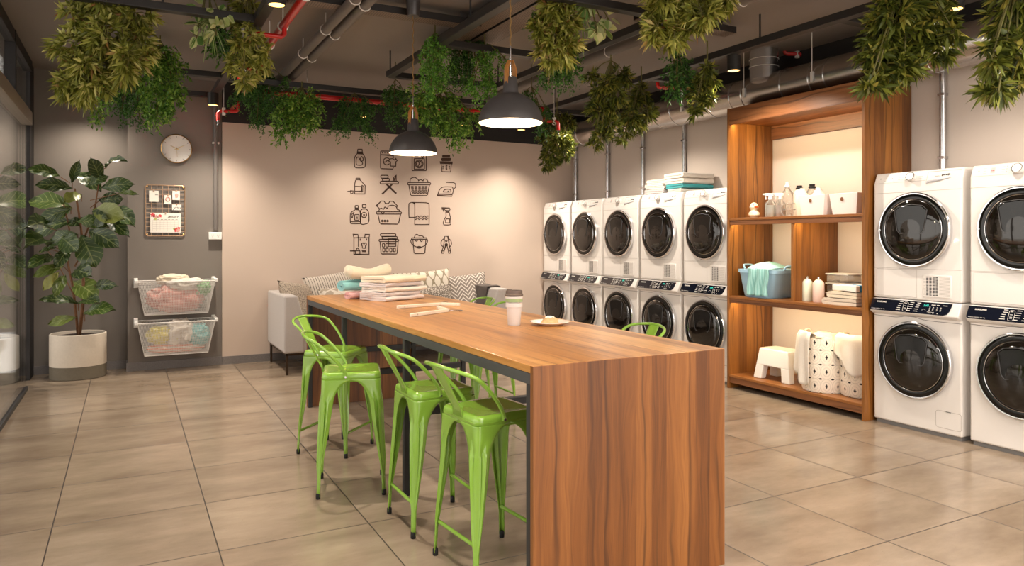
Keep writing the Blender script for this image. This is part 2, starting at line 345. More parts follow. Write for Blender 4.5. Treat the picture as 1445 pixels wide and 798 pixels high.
# ------------------------------------------------------------------ mesh builder
class MB:
    def __init__(s): s.v = []; s.f = []; s.uv = None
    def add(s, vs, fs):
        o = len(s.v); s.v += [tuple(p) for p in vs]; s.f += [tuple(i + o for i in f) for f in fs]; return s
    def box(s, lo, hi, mat=None):
        x0, y0, z0 = lo; x1, y1, z1 = hi
        vs = [Vector(p) for p in ((x0, y0, z0), (x1, y0, z0), (x1, y1, z0), (x0, y1, z0), (x0, y0, z1), (x1, y0, z1), (x1, y1, z1), (x0, y1, z1))]
        if mat is not None: vs = [mat @ p for p in vs]
        return s.add(vs, [(0, 3, 2, 1), (4, 5, 6, 7), (0, 1, 5, 4), (1, 2, 6, 5), (2, 3, 7, 6), (3, 0, 4, 7)])
    def cb(s, c, sz, mat=None):
        return s.box([c[i] - sz[i] / 2 for i in range(3)], [c[i] + sz[i] / 2 for i in range(3)], mat)
    def tube(s, pts, r, n=8, caps=True, closed=False):
        pts = [Vector(p) for p in pts]; N = len(pts); rs = r if isinstance(r, (list, tuple)) else [r] * N
        ring = []; up = None
        for i, p in enumerate(pts):
            a = pts[i - 1] if (i or closed) else p; b = pts[(i + 1) % N] if (i < N - 1 or closed) else p
            t = (b - a).normalized() if (b - a).length > 1e-9 else Vector((0, 0, 1))
            if up is None:
                up = Vector((0, 0, 1)) if abs(t.z) < 0.9 else Vector((1, 0, 0))
            e = (up - t * up.dot(t))
            if e.length < 1e-6: e = t.orthogonal()
            e.normalize(); w = t.cross(e); up = e
            ring.append([p + (e * math.cos(2 * PI * k / n) + w * math.sin(2 * PI * k / n)) * rs[i] for k in range(n)])
        vs = [q for rg in ring for q in rg]; fs = []
        for i in range(N if closed else N - 1):
            j = (i + 1) % N
            for k in range(n): fs.append((i * n + k, i * n + (k + 1) % n, j * n + (k + 1) % n, j * n + k))
        if caps and not closed: fs += [tuple(range(n))[::-1], tuple((N - 1) * n + k for k in range(n))]
        return s.add(vs, fs)
    def lathe(s, prof, n=24, c=(0, 0, 0), axis='z', sx=1.0, sy=1.0, cap0=True):
        vs = []; fs = []
        for (r, h) in prof:
            for k in range(n):
                a = 2 * PI * k / n; p = (r * math.cos(a) * sx, r * math.sin(a) * sy, h)
                if axis == 'x': p = (-h, p[0], p[1])
                elif axis == 'y': p = (p[0], -h, p[1])
                vs.append((p[0] + c[0], p[1] + c[1], p[2] + c[2]))
        for i in range(len(prof) - 1):
            for k in range(n): fs.append((i * n + k, i * n + (k + 1) % n, (i + 1) * n + (k + 1) % n, (i + 1) * n + k))
        if cap0 and prof[0][0] > 1e-6: fs.append(tuple(range(n))[::-1])
        if prof[-1][0] > 1e-6: fs.append(tuple((len(prof) - 1) * n + k for k in range(n)))
        return s.add(vs, fs)
    def prism(s, poly, lo, hi, fn=lambda a, b, c: (a, b, c)):
        n = len(poly); vs = [fn(a, b, lo) for a, b in poly] + [fn(a, b, hi) for a, b in poly]
        fs = [tuple(range(n))[::-1], tuple(range(n, 2 * n))] + [(i, (i + 1) % n, n + (i + 1) % n, n + i) for i in range(n)]
        return s.add(vs, fs)
    def sheet(s, path, th, y0, y1, ny=8, wob=0.0, seed=0, fn=None):
        """a cloth sheet: 2-D path (x, z) with thickness, swept along y"""
        P = [Vector((p[0], p[1])) for p in path]; n = len(P); A = []; B = []
        for i in range(n):
            t = (P[min(i + 1, n - 1)] - P[max(i - 1, 0)]).normalized(); nn = Vector((-t.y, t.x))
            A.append(P[i] + nn * th / 2); B.append(P[i] - nn * th / 2)
        loop = A + B[::-1]; m = len(loop); vs = []
        for j in range(ny + 1):
            y = y0 + (y1 - y0) * j / ny
            for k, q in enumerate(loop):
                p = Vector((q.x, y, q.y))
                if wob:
                    w = mnoise.noise_vector(p * 9 + Vector((seed * 7.1, seed * 3.3, 0))) * wob
                    p += Vector((w.x, w.y, w.z * 0.6))
                vs.append(fn(p) if fn else p)
        fs = [(j * m + k, j * m + (k + 1) % m, (j + 1) * m + (k + 1) % m, (j + 1) * m + k) for j in range(ny) for k in range(m)]
        for e in (0, ny):
            for k in range(n - 1): fs.append((e * m + k, e * m + k + 1, e * m + m - 2 - k, e * m + m - 1 - k) if e else (e * m + k + 1, e * m + k, e * m + m - 1 - k, e * m + m - 2 - k))
        return s.add(vs, fs)
    def grid(s, fn, nu, nv):
        vs = [fn(i / nu, j / nv) for j in range(nv + 1) for i in range(nu + 1)]
        fs = [(j * (nu + 1) + i, j * (nu + 1) + i + 1, (j + 1) * (nu + 1) + i + 1, (j + 1) * (nu + 1) + i) for j in range(nv) for i in range(nu)]
        return s.add(vs, fs)
    def ribbon(s, pts, w, th, fn, closed=False):
        """flat line of width w in a plane; fn maps (a, b, h) to 3-D"""
        pts = [Vector((p[0], p[1])) for p in pts]; n = len(pts); L = []; Rr = []
        for i in range(n):
            a = pts[i - 1] if (i or closed) else pts[i]; b = pts[(i + 1) % n] if (i < n - 1 or closed) else pts[i]
            t = b - a
            t = t.normalized() if t.length > 1e-9 else Vector((1, 0)); nn = Vector((-t.y, t.x))
            d1 = (pts[i] - a); d1 = d1.normalized() if d1.length > 1e-9 else t
            cs = max(0.5, abs(d1.dot(t))); L.append(pts[i] + nn * w / 2 / cs); Rr.append(pts[i] - nn * w / 2 / cs)
        for i in range(n if closed else n - 1):
            j = (i + 1) % n
            q = [L[i], Rr[i], Rr[j], L[j]]
            s.add([fn(p.x, p.y, th) for p in q] + [fn(p.x, p.y, 0) for p in q], [(0, 1, 2, 3), (7, 6, 5, 4), (0, 4, 5, 1), (1, 5, 6, 2), (2, 6, 7, 3), (3, 7, 4, 0)])
        return s
    def build(s, name, mat, parent=None, smooth=40, bevel=0.0, seg=2, recalc=True, solid=0.0, sub=0):
        me = bpy.data.meshes.new(name); me.from_pydata(s.v, [], s.f); me.validate()
        if recalc:
            bm = bmesh.new(); bm.from_mesh(me); bmesh.ops.recalc_face_normals(bm, faces=bm.faces); bm.to_mesh(me); bm.free()
        if smooth:
            me.polygons.foreach_set('use_smooth', [True] * len(me.polygons)); me.set_sharp_from_angle(angle=R(smooth))
        me.materials.append(M[mat] if isinstance(mat, str) else mat)
        o = bpy.data.objects.new(name, me); COL.objects.link(o)
        if parent: o.parent = parent
        if solid:
            md = o.modifiers.new('solid', 'SOLIDIFY'); md.thickness = solid; md.offset = 0
        if bevel:
            md = o.modifiers.new('bevel', 'BEVEL'); md.width = bevel; md.segments = seg; md.limit_method = 'ANGLE'; md.angle_limit = R(35)
        if sub:
            md = o.modifiers.new('sub', 'SUBSURF'); md.levels = sub; md.render_levels = sub
        return o

def tag(o, label, cat, group=None):
    o['label'] = label; o['category'] = cat
    if group: o['group'] = group
    return o
def thing(name, label, cat, loc=(0, 0, 0), rz=0.0, group=None):
    o = bpy.data.objects.new(name, None); o.empty_display_size = 0.1; COL.objects.link(o)
    o.location = loc; o.rotation_euler = (0, 0, rz); return tag(o, label, cat, group)
def struct(name, mb, mat, parent=None, **kw):
    o = mb.build(name, mat, parent, **kw)
    if not parent: o['kind'] = 'structure'
    return o
def dup(root, loc, rz, label, group=None):
    r = root.copy(); COL.objects.link(r); r.location = loc; r.rotation_euler = (0, 0, rz); r['label'] = label
    if group: r['group'] = group
    def rec(src, dst):
        for ch in src.children:
            c = ch.copy(); COL.objects.link(c); c.parent = dst; rec(ch, c)
    rec(root, r); return r
def text_part(name, body, size, mat, parent, M4, ext=0.0008, shear=0.0, align='CENTER', space=1.0, bold=0.0):
    cu = bpy.data.curves.new('t', 'FONT'); cu.body = body; cu.size = size; cu.extrude = ext; cu.shear = shear
    cu.align_x = align; cu.align_y = 'CENTER'; cu.space_character = space; cu.offset = bold; cu.resolution_u = 4
    ob = bpy.data.objects.new('t', cu); COL.objects.link(ob); bpy.context.view_layer.update()
    me = bpy.data.meshes.new_from_object(ob.evaluated_get(bpy.context.evaluated_depsgraph_get()))
    bpy.data.objects.remove(ob); bpy.data.curves.remove(cu)
    me.transform(M4); me.materials.clear(); me.materials.append(M[mat]); me.name = name
    o = bpy.data.objects.new(name, me); COL.objects.link(o)
    if parent: o.parent = parent
    return o
def frame(origin, ex, ey):
    ex = Vector(ex).normalized(); ey = Vector(ey).normalized(); ez = ex.cross(ey)
    return Matrix(((ex.x, ey.x, ez.x, origin[0]), (ex.y, ey.y, ez.y, origin[1]), (ex.z, ey.z, ez.z, origin[2]), (0, 0, 0, 1)))
def rrect(w, h, r, n=4, cx=0, cy=0):
    out = []
    for (sx, sy, a0) in ((1, 1, 0), (-1, 1, 90), (-1, -1, 180), (1, -1, 270)):
        for k in range(n + 1):
            a = R(a0 + 90 * k / n); out.append((cx + sx * (w / 2 - r) + r * math.cos(a), cy + sy * (h / 2 - r) + r * math.sin(a)))
    return out
def bez(pts, n=6):
    """smooth curve through points (Catmull-Rom)"""
    P = [Vector(p) for p in pts]; out = []
    for i in range(len(P) - 1):
        p0 = P[max(i - 1, 0)]; p1 = P[i]; p2 = P[i + 1]; p3 = P[min(i + 2, len(P) - 1)]
        for k in range(n):
            t = k / n
            out.append(0.5 * ((2 * p1) + (p2 - p0) * t + (2 * p0 - 5 * p1 + 4 * p2 - p3) * t * t + (3 * p1 - p0 - 3 * p2 + p3) * t ** 3))
    out.append(P[-1]); return out
# ------------------------------------------------------------------ the room
ZC = 3.06; XL, XR, YB, Y0 = -0.84, 5.40, 8.45, -3.0
m = MB().box((XL - 0.6, Y0, -0.1), (XR + 0.2, 8.9, 0.0)); struct('floor', m, 'floor', smooth=0)
m = MB().box((XL - 0.2, Y0, ZC), (XR + 0.2, 8.9, ZC + 0.12)); struct('ceiling', m, 'ceil', smooth=0)
m = MB().box((XL - 0.1, 8.65, 0), (0.0, 8.9, ZC)).box((0.0, YB, 0), (XR + 0.2, 8.9, ZC)); struct('wall_back', m, 'grey_wall', smooth=0)
m = MB().box((0.905, 8.42, 0.085), (XR, YB, 2.62)); struct('trim_1', m, 'cream', smooth=0)
m = MB().box((0.905, 8.435, 2.62), (XR, YB, ZC)); struct('trim_2', m, 'black_wall', smooth=0)
m = MB().box((XR, Y0, 0), (XR + 0.2, 8.9, 2.66)); struct('wall_right', m, 'taupe', smooth=0)
m = MB().box((XR - 0.004, Y0, 2.66), (XR + 0.2, 8.9, ZC)); struct('trim_3', m, 'black_wall', smooth=0)
m = MB().box((0.0, 8.43, 0), (0.905, YB, 0.085)).box((0.905, 8.412, 0), (XR, YB, 0.085)).box((XL, 8.635, 0), (0.0, 8.65, 0.085)).box((-0.012, 8.43, 0), (0.0, 8.65, 0.085))
struct('baseboard_back', m, 'terrazzo', smooth=0)
# slim light batten joints on the right wall
# left glazing
m = MB().box((XL - 0.1, 8.33, 0), (XL + 0.012, 8.65, ZC)); struct('wall_left', m, 'black_wall', smooth=0)
t = thing('window_1', 'tall black-framed glazing along the left wall', 'window'); t['kind'] = 'structure'
for k_ in ('label', 'category'): del t[k_]
m = MB().box((XL - 0.05, Y0, 2.96), (XL + 0.03, 8.33, ZC)).box((XL - 0.05, Y0, 2.44), (XL + 0.03, 8.33, 2.5)).box((XL - 0.05, Y0, 0), (XL + 0.02, 5.9, 0.05))
for y in (-2.95, -0.8, 1.4, 3.6, 5.9, 7.15): m.box((XL - 0.05, y - 0.025, 0.0 if y < 6.0 else 2.5), (XL + 0.035, y + 0.025, ZC))
m.build('window_frame', 'black_wall', t, smooth=0, bevel=0.003)
m = MB().box((XL - 0.012, Y0, 2.5), (XL - 0.004, 8.33, 2.96)).box((XL - 0.012, Y0, 0.05), (XL - 0.004, 5.9, 2.44)); m.build('pane', 'glass', t, smooth=0)
# sliding door: outer fixed pane and the door leaf standing proud of it
t = thing('door_1', 'sliding glass door', 'door'); t['kind'] = 'structure'
for k_ in ('label', 'category'): del t[k_]
DX = -0.80
m = MB().box((DX - 0.02, 5.95, 0.015), (DX + 0.02, 7.72, 0.05)); m.build('bottom_rail', 'black_steel', t, bevel=0.003)
m = MB().box((DX - 0.05, 4.2, 2.375), (DX + 0.045, 7.78, 2.49)); m.build('track_cover', pbr('track_taupe', rgb(150, 138, 124), 0.35, 0.4), t, bevel=0.004)
m = MB().box((DX - 0.005, 5.95, 0.05), (DX + 0.005, 7.72, 2.38)); m.build('pane', 'glass', t, smooth=0)
m = MB().box((DX - 0.015, 5.93, 0.02), (DX + 0.015, 5.96, 2.38)); m.build('stile', 'black_steel', t, bevel=0.003)
m = MB().box((XL - 0.03, 7.72, 0.0), (XL - 0.022, 8.33, 2.44)); m.build('fixed_pane', 'glass', t, smooth=0)
# courtyard wall and paving outside the glazing
m = MB().box((-9, 13.0, -0.02), (XL - .3, 13.2, 3.4)); struct('trim_5', m, pbr('courtyard_plaster', rgb(176, 164, 152), .9), smooth=0)
m = MB().box((-9, -6, -0.12), (XL - 0.6, 12, -0.02)); struct('trim_4', m, pbr('paving', rgb(206, 198, 190), 0.9), smooth=0)

# ------------------------------------------------------------------ hanging steel grid under the ceiling
ZB, BH, BW = 2.82, 0.055, 0.07
g = thing('ceiling_grid', 'black suspended steel beam grid carrying the spotlights and plants under the ceiling', 'beam grid', (2.4, 4.0, ZB))
GX = {'A': 0.79, 'B': 2.105, 'C': 3.2, 'D': 4.245}
def beam(lo, hi):
    m = MB().box([lo[i] - (2.4, 4.0, ZB)[i] for i in range(3)], [hi[i] - (2.4, 4.0, ZB)[i] for i in range(3)]); m.build('beam', 'steel_dk', g, smooth=0, bevel=0.004)
for k_, (y0, y1) in dict(A=(-2.5, 8.15), B=(-2.5, 6.36), C=(-2.5, 6.36), D=(-2.5, 8.0)).items():
    beam((GX[k_] - BW / 2, y0, ZB), (GX[k_] + BW / 2, y1, ZB + BH))
for y, x0, x1 in ((7.22, .79, 4.245), (6.36, 2.105, 3.2), (5.15, 2.105, 3.2), (3.83, 2.105, 3.2), (5.2, -.3, .79), (7.12, -.3, .79), (8.13, -.3, .79), (7.25, 4.245, XR - .01), (5.34, 4.245, XR - .01), (3.3, 4.245, XR - .01), (3.2, -.3, .79)):
    beam((x0, y - BW / 2, ZB + 0.002), (x1, y + BW / 2, ZB + BH - 0.002))
for x, y in ((2.105, 6.34), (2.105, 4.6), (3.2, 6.34), (3.2, 4.6), (.79, 6.9), (.79, 5.0), (4.245, 7.0), (4.245, 4.0), (2.105, 3.0), (3.2, 2.6), (.2, 5.2), (.2, 7.12)):
    MB().tube([(x - 2.4, y - 4.0, BH), (x - 2.4, y - 4.0, ZC - ZB)], 0.007, 6).build('hanger_rod', 'black_steel', g)

# ------------------------------------------------------------------ pipes, trays and duct
def yz_pipe(name, x, z, y0, y1, r, mat, label, cat, group=None, clamps=(), clampmat='galv', n=14):
    t = thing(name, label, cat, (x, y0, z), 0, group)
    MB().tube([(0, 0, 0), (0, y1 - y0, 0)], r, n).build('tube', mat, t)
    for y in clamps:
        m = MB().tube([((r + .004) * math.cos(a), y - y0, (r + .004) * math.sin(a)) for a in np.linspace(0, 2 * PI, 13)[:-1]], 0.0045, 6, closed=True)
        m.tube([(0, y - y0, r), (0, y - y0, ZC - z)], 0.004, 6); m.build('clamp', clampmat, t)
    return t
yz_pipe('ceiling_pipe', 1.32, 2.93, 0.0, 8.4, 0.036, 'steel_pipe', 'left pipe of the grey pair running to the back wall', 'pipe', None, (4.7, 5.5, 6.3), 'mesh_white')
yz_pipe('ceiling_pipe', 1.415, 2.93, 0.0, 8.4, 0.036, 'steel_pipe', 'right pipe of the grey pair running to the back wall', 'pipe', None, (4.8, 5.6, 6.4), 'mesh_white')
yz_pipe('ceiling_pipe', 3.56, 2.92, 0.0, 8.4, 0.042, 'steel_pipe', 'single grey pipe above the beams beside the big leafy plant', 'pipe', None, (3.5, 4.35, 5.0), 'mesh_white')
def xz_pipe(name, pts, r, mat, label, cat, clamps=()):
    t = thing(name, label, cat, pts[0]); p0 = Vector(pts[0])
    MB().tube([Vector(p) - p0 for p in pts], r, 14).build('tube', mat, t)
    for c in clamps:
        c = Vector(c) - p0
        MB().tube([c + Vector((0, 0, r)), c + Vector((0, 0, ZC - p0.z))], 0.004, 6).build('hanger_rod', 'galv', t)
    return t
xz_pipe('sprinkler_pipe', [(0.97, 7.45, 2.80), (4.1, 7.45, 2.80)], 0.027, 'red', 'red sprinkler pipe running along the back of the ceiling', 'pipe', [(1.6, 7.45, 2.8), (3.0, 7.45, 2.8)])
t = thing('sprinkler_pipe', 'red sprinkler pipe running towards the front above the left beam', 'pipe', (0.98, 1.0, 2.87))
MB().tube([(0, 0, 0), (0, 5.75, 0)], 0.028, 14).build('tube', 'red', t)
MB().tube([(0, 4.3, 0), (0, 4.3, -0.07), (-0.02, 4.3, -0.09), (-0.27, 4.3, -0.09)], 0.017, 12).build('branch', 'red', t)
MB().box((-0.29, 4.27, -0.135), (-0.26, 4.33, -0.05)).build('bracket', 'white_pl', t, bevel=0.004)
for y in (3.6, 4.35, 4.9):
    MB().tube([(0.034 * math.cos(a), y, 0.034 * math.sin(a)) for a in np.linspace(0, 2 * PI, 13)[:-1]], 0.006, 6, closed=True).tube([(0, y, .03), (0, y, .188)], 0.004, 6).build('clamp', 'white_pl', t)
def sprinkler(u, v, d, label, up=0.14, run=0.13, flip=1):
    """red drop with an elbow, a white bracket and a small head; (u, v) is the upper end of the drop"""
    p = at(u, v, d=d); t = thing('sprinkler_drop', label, 'sprinkler', p)
    ex = Vector((CC, -SS, 0)) * flip
    a = Vector((0, 0, 0)); b = Vector((0, 0, -up)); c = b + ex * run; e = c + Vector((0, 0, -0.09))
    MB().tube([a + Vector((0, .5, .05)), a + Vector((0, .03, .05)), a + Vector((0, .01, .045)), a + Vector((0, 0, .02)), a, b + Vector((0, 0, .025)), b + ex * .008 + Vector((0, 0, .008)), b + ex * .025, c - ex * .025, c - ex * .008 - Vector((0, 0, .008)), c + Vector((0, 0, -.025)), e], 0.017, 12).build('elbow_pipe', 'red', t)
    q = b + ex * (run * 0.72)
    MB().cb(q, (0.03, 0.03, 0.075)).tube([q, q + Vector((0, 0, ZC - p.z - q.z))], 0.003, 6).build('bracket', 'white_pl', t, bevel=0.004)
    MB().lathe([(0.014, 0), (0.014, -.015), (.006, -.02), (.006, -.04), (.018, -.044), (.018, -.048)], 12, e).build('sprinkler_head', 'chrome', t)
sprinkler(1107, 62, 6.6, 'red sprinkler drop in front of the vertical duct', 0.09, 0.16)
sprinkler(928, 115, 7.0, 'red sprinkler drop behind the dark bushy plant on the right beam', 0.06, 0.34)
sprinkler(767, 159, 7.4, 'red sprinkler drop to the right of the large pendant lamp', 0.085, 0.15)
sprinkler(336, 150, 7.3, 'red sprinkler drop near the lit spotlight at the left', 0.05, 0.2, -1)
sprinkler(372, 80, 6.0, 'red sprinkler elbow beside the left hanging leaves', 0.10, 0.2, -1)
def tray(x0, x1, y0, y1, z, label, lip='y'):
    t = thing('cable_tray', label, 'cable tray', ((x0 + x1) / 2, (y0 + y1) / 2, z)); a, b = (x1 - x0) / 2, (y1 - y0) / 2
    MB().box((-a, -b, 0), (a, b, 0.006)).build('tray_base', 'perf', t, smooth=0)
    m = MB()
    if lip == 'y': m.box((-a, -b - .004, 0), (a, -b, .05)).box((-a, b, 0), (a, b + .004, .05))
    else: m.box((-a - .004, -b, 0), (-a, b, .05)).box((a, -b, 0), (a + .004, b, .05))
    m.build('side_lip', 'steel_dk', t, smooth=0)
    m = MB()
    for sx in (-.8, .8): m.tube([(a * sx, 0, .006), (a * sx, 0, ZC - z)], .005, 6)
    m.build('hanger_rod', 'black_steel', t)
tray(0.95, 2.35, 4.94, 5.06, 2.95, 'perforated cable tray across the ceiling between the lamp canopy and the grey pipes')
tray(3.3, 4.2, 4.2, 4.32, 2.96, 'perforated cable tray above the right beam')
tray(2.24, 2.44, 3.2, 5.9, 2.96, 'left strip of the wide perforated ceiling trays', 'x')
tray(2.47, 2.67, 3.2, 5.9, 2.96, 'right strip of the wide perforated ceiling trays', 'x')
# spiral duct
DXc, DZ, DR = 5.15, 2.705, 0.15
t = thing('ventilation_duct', 'large round steel duct running along the top of the right wall', 'duct', (DXc, 0, DZ))
MB().tube([(0, -2.5, 0), (0, 8.4, 0)], DR, 40).build('duct_run', 'galv_dk', t)
for y in [8.1, 7.75, 7.2, 6.75, 6.2, 5.95, 5.4, 5.1, 4.95, 4.5, 4.2, 4.05, 3.6, 3.2, 2.75, 2.2]:
    MB().tube([((DR + .002) * math.cos(a), y, (DR + .002) * math.sin(a)) for a in np.linspace(0, 2 * PI, 41)[:-1]], 0.004, 6, closed=True).build('seam_ring', 'galv', t)
for y in (7.0, 5.75, 4.9, 4.15, 3.4):
    MB().tube([(-DR - .004, y, 0), (-DR - .004, y, ZC - DZ)], 0.003, 6).box((-DR - .012, y - .012, -.05), (-DR + .002, y + .012, .03)).build('hanger_wire', 'mesh_white', t)
m = MB().tube([(-.06, 4.75, .09), (-.06, 4.75, ZC - DZ)], 0.125, 32); m.build('riser', 'galv', t)
m = MB()
for z in (.2, .27): m.tube([(-.06 + .127 * math.cos(a), 4.75 + .127 * math.sin(a), z) for a in np.linspace(0, 2 * PI, 33)[:-1]], 0.003, 6, closed=True)
m.build('riser_ring', 'mesh_white', t)
# conduits on the right wall
for y, lb in ((8.31, 'steel conduit on the right wall in the back corner'), (7.57, 'steel conduit on the right wall above the second dryer from the back'), (6.86, 'steel conduit on the right wall left of the towels'), (6.14, 'steel conduit on the right wall behind the folded towels'), (3.29, 'steel conduit on the right wall right of the wooden shelf')):
    t = thing('steel_conduit', lb, 'conduit', (XR - .03, y, 0), 0)
    MB().tube([(0, 0, 0.3), (0, 0, 2.60)], 0.022, 12).build('tube', 'galv', t)
    m = MB()
    for z in (1.95, 2.42): m.box((-.024, -.026, z), (.03, .026, z + .02))
    m.build('clamp', 'galv', t, bevel=.002)
# conduit with socket on the grey wall
t = thing('wall_conduit', 'grey conduit running down the grey wall to the power socket', 'conduit', (0.84, 8.42, 1.43))
MB().tube([(0, 0, .03), (0, 0, 1.5)], 0.024, 12).build('tube', 'steel_pipe', t)
for z in (.96,): MB().cb((0, 0.005, z), (.07, .045, .02)).build('clamp', 'mesh_white', t, bevel=.003)
t = thing('power_socket', 'white double power socket at the foot of the wall conduit', 'socket', (0.835, 8.45, 1.39))
MB().box((-.066, -.05, -.04), (.066, 0, .04)).build('socket_box', 'white_pl', t, bevel=.005)
m = MB()
for x in (-.028, .028):
    for dx, dz in ((-.009, .008), (.009, .008), (0, -.01)): m.cb((x + dx, -.051, dz), (.005, .003, .008))
m.build('socket_holes', 'seam_dk', t, smooth=0)

# ------------------------------------------------------------------ lamps
def spotlight(x, y, label, watts, real=True, z=2.70, aim=(0, 0, -1), angle=115):
    if x > 4 and y < 7: angle = 150; watts *= .72
    t = thing('spotlight', label, 'spotlight', (x, y, z))
    MB().lathe([(.053, ZB - z), (.053, 0), (.046, 0), (.046, .012), (0, .012)], 24).build('housing', 'steel_dk', t)
    MB().lathe([(.0, .002), (.044, .002), (.044, .010), (0, .010)], 24).build('lamp_face', 'spot_glow', t)
    L = bpy.data.lights.new('spot_lamp', 'SPOT'); L.energy = watts; L.color = (1.0, .88, .73); L.spot_size = R(angle); L.spot_blend = .45 if 4 < x and y < 7 else 1.0; L.shadow_soft_size = .04
    o = bpy.data.objects.new('spot_lamp', L); COL.objects.link(o); o.parent = t; o.location = (0, 0, -.012)
    o.rotation_euler = Vector(aim).to_track_quat('-Z', 'Y').to_euler(); return t
SW = 74
spotlight(.76, 7.87, 'spotlight on the left beam next to the wall conduit', SW)
spotlight(.76, 6.28, 'spotlight on the left beam half hidden by yellow-green leaves', SW)
spotlight(.76, 4.34, 'spotlight on the left beam at the top edge beside the red pipe', SW)
spotlight(4.29, 7.87, 'spotlight peeking out under the large pendant lamp', SW)
spotlight(4.29, 6.1, 'spotlight behind the large dark plant on the right beam', SW)
spotlight(4.29, 4.316, 'spotlight hanging left of the vertical duct', SW)
spotlight(4.29, 2.56, 'spotlight at the top right between two hanging plants', SW * .55)
spotlight(2.3, 7.86, 'spotlight over the sofa hidden by the back plants', SW * .55)
spotlight(3.5, 7.86, 'spotlight over the right end of the sofa hidden by plants', SW * .55)
spotlight(-.34, 8.27, 'spotlight over the potted fig hidden behind the trailing leaves', SW * .32, angle=150)
for x, y, lb in ((.76, 2.2, 'added fill spotlight on the left beam over the floor before the view'), (.76, 0.2, 'added fill spotlight on the left beam level with the viewer'), (4.29, .8, 'added fill spotlight on the right beam over the right picture edge'), (2.6, 0.2, 'added fill spotlight between the middle beams level with the viewer'), (4.29, -.9, 'added fill spotlight on the right beam behind the viewer')):  # out-of-view spotlights, added to brighten the room
    spotlight(x, y, lb, SW * .6)
def added_fill_light(x, y, label, watts):  # unseen ceiling fixture, added to fill the room with light
    t = thing('added_fill_light', label, 'added fill light', (x, y, 2.74))
    MB().box((-.75, -.11, .0), (.75, .11, .05)).build('housing', 'steel_dk', t, bevel=.004)
    MB().box((-.73, -.095, -.004), (.73, .095, .0)).build('diffuser', 'fill_glow', t, smooth=0)
    m = MB()
    for s in (-1, 1): m.tube([(s * .6, 0, .05), (s * .6, 0, ZC - 2.738)], .004, 6)
    m.build('suspension', 'black_steel', t)
    L = bpy.data.lights.new('added_fill_lamp', 'AREA'); L.shape = 'RECTANGLE'; L.size = 1.44; L.size_y = .18; L.energy = watts; L.color = (1, .91, .82)
    o = bpy.data.objects.new('added_fill_lamp', L); COL.objects.link(o); o.parent = t; o.location = (0, 0, -.008)
M['fill_glow'] = pbr('fill_diffuser', rgb(250, 245, 235), .5, emit=rgb(255, 236, 206), estr=3.0)
added_fill_light(1.2, .9, 'added fill light over the front of the room, left', 15); added_fill_light(3.4, .9, 'added fill light over the front of the room, right', 15)
added_fill_light(1.2, -1.4, 'added fill light by the entrance, left', 24); added_fill_light(3.4, -1.4, 'added fill light by the entrance, right', 24)
SA, SB = math.cos(-YAW + R(50)), math.sin(-YAW + R(50))
def pendant(x, y, zr, label):
    t = thing('pendant_lamp', label, 'pendant lamp', (x, y, zr)); rr = .168
    prof = [(rr - .004, 0.0), (rr, .004), (rr - .003, .03), (.15, .07), (.125, .105), (.092, .132), (.06, .148), (.045, .152), (.043, .158), (.041, .165), (.034, .235), (.031, .238), (.0, .238)]
    MB().lathe(prof, 48, cap0=False).build('shade', 'lamp_out', t, recalc=False, smooth=50)
    inner = [(rr - .004, 0.0), (rr - .008, .03), (.145, .066), (.12, .1), (.088, .126), (.05, .142), (0, .146)]
    MB().lathe(inner, 48, cap0=False).build('shade_lining', 'lamp_in', t, smooth=50)
    MB().lathe([(0, .03), (.02, .035), (.03, .06), (.022, .09), (.014, .11), (.014, .14), (0, .14)], 20).build('bulb', 'bulb', t)
    for s in (-1, 1):
        MB().prism([(s * .036, .20), (s * .036, .285), (s * .012, .325), (s * .006, .325), (s * .028, .283), (s * .028, .20)], -.012, .012, lambda a, b, c: (a * SA + c * SB, a * SB - c * SA, b)).build('leather_strap', 'strap', t)
    MB().tube([(0, 0, .238), (0, 0, .40)], .004, 8).lathe([(.008, .32), (.008, .335)], 10).build('stem_rod', 'chrome', t)
    zt = ZC - zr - .145
    MB().tube([(.003 * math.cos(k * .9), .003 * math.sin(k * .9), .40 + (zt - .40) * k / 60) for k in range(61)], .004, 6).build('cord', 'cord', t)
    MB().lathe([(.0, zt), (.041, zt), (.043, zt + .004), (.053, ZC - zr)], 28).build('canopy', 'lamp_out', t)
    L = bpy.data.lights.new('pendant_bulb', 'POINT'); L.energy = 7.5; L.color = (1, .82, .60); L.shadow_soft_size = .03
    o = bpy.data.objects.new('pendant_bulb', L); COL.objects.link(o); o.parent = t; o.location = (0, 0, .022); return t
pendant(1.755, 3.335, 1.953, 'larger looking charcoal dome pendant nearer the front, above the plate')
pendant(1.77, 4.83, 1.955, 'smaller looking charcoal dome pendant farther back, before the wall icons')
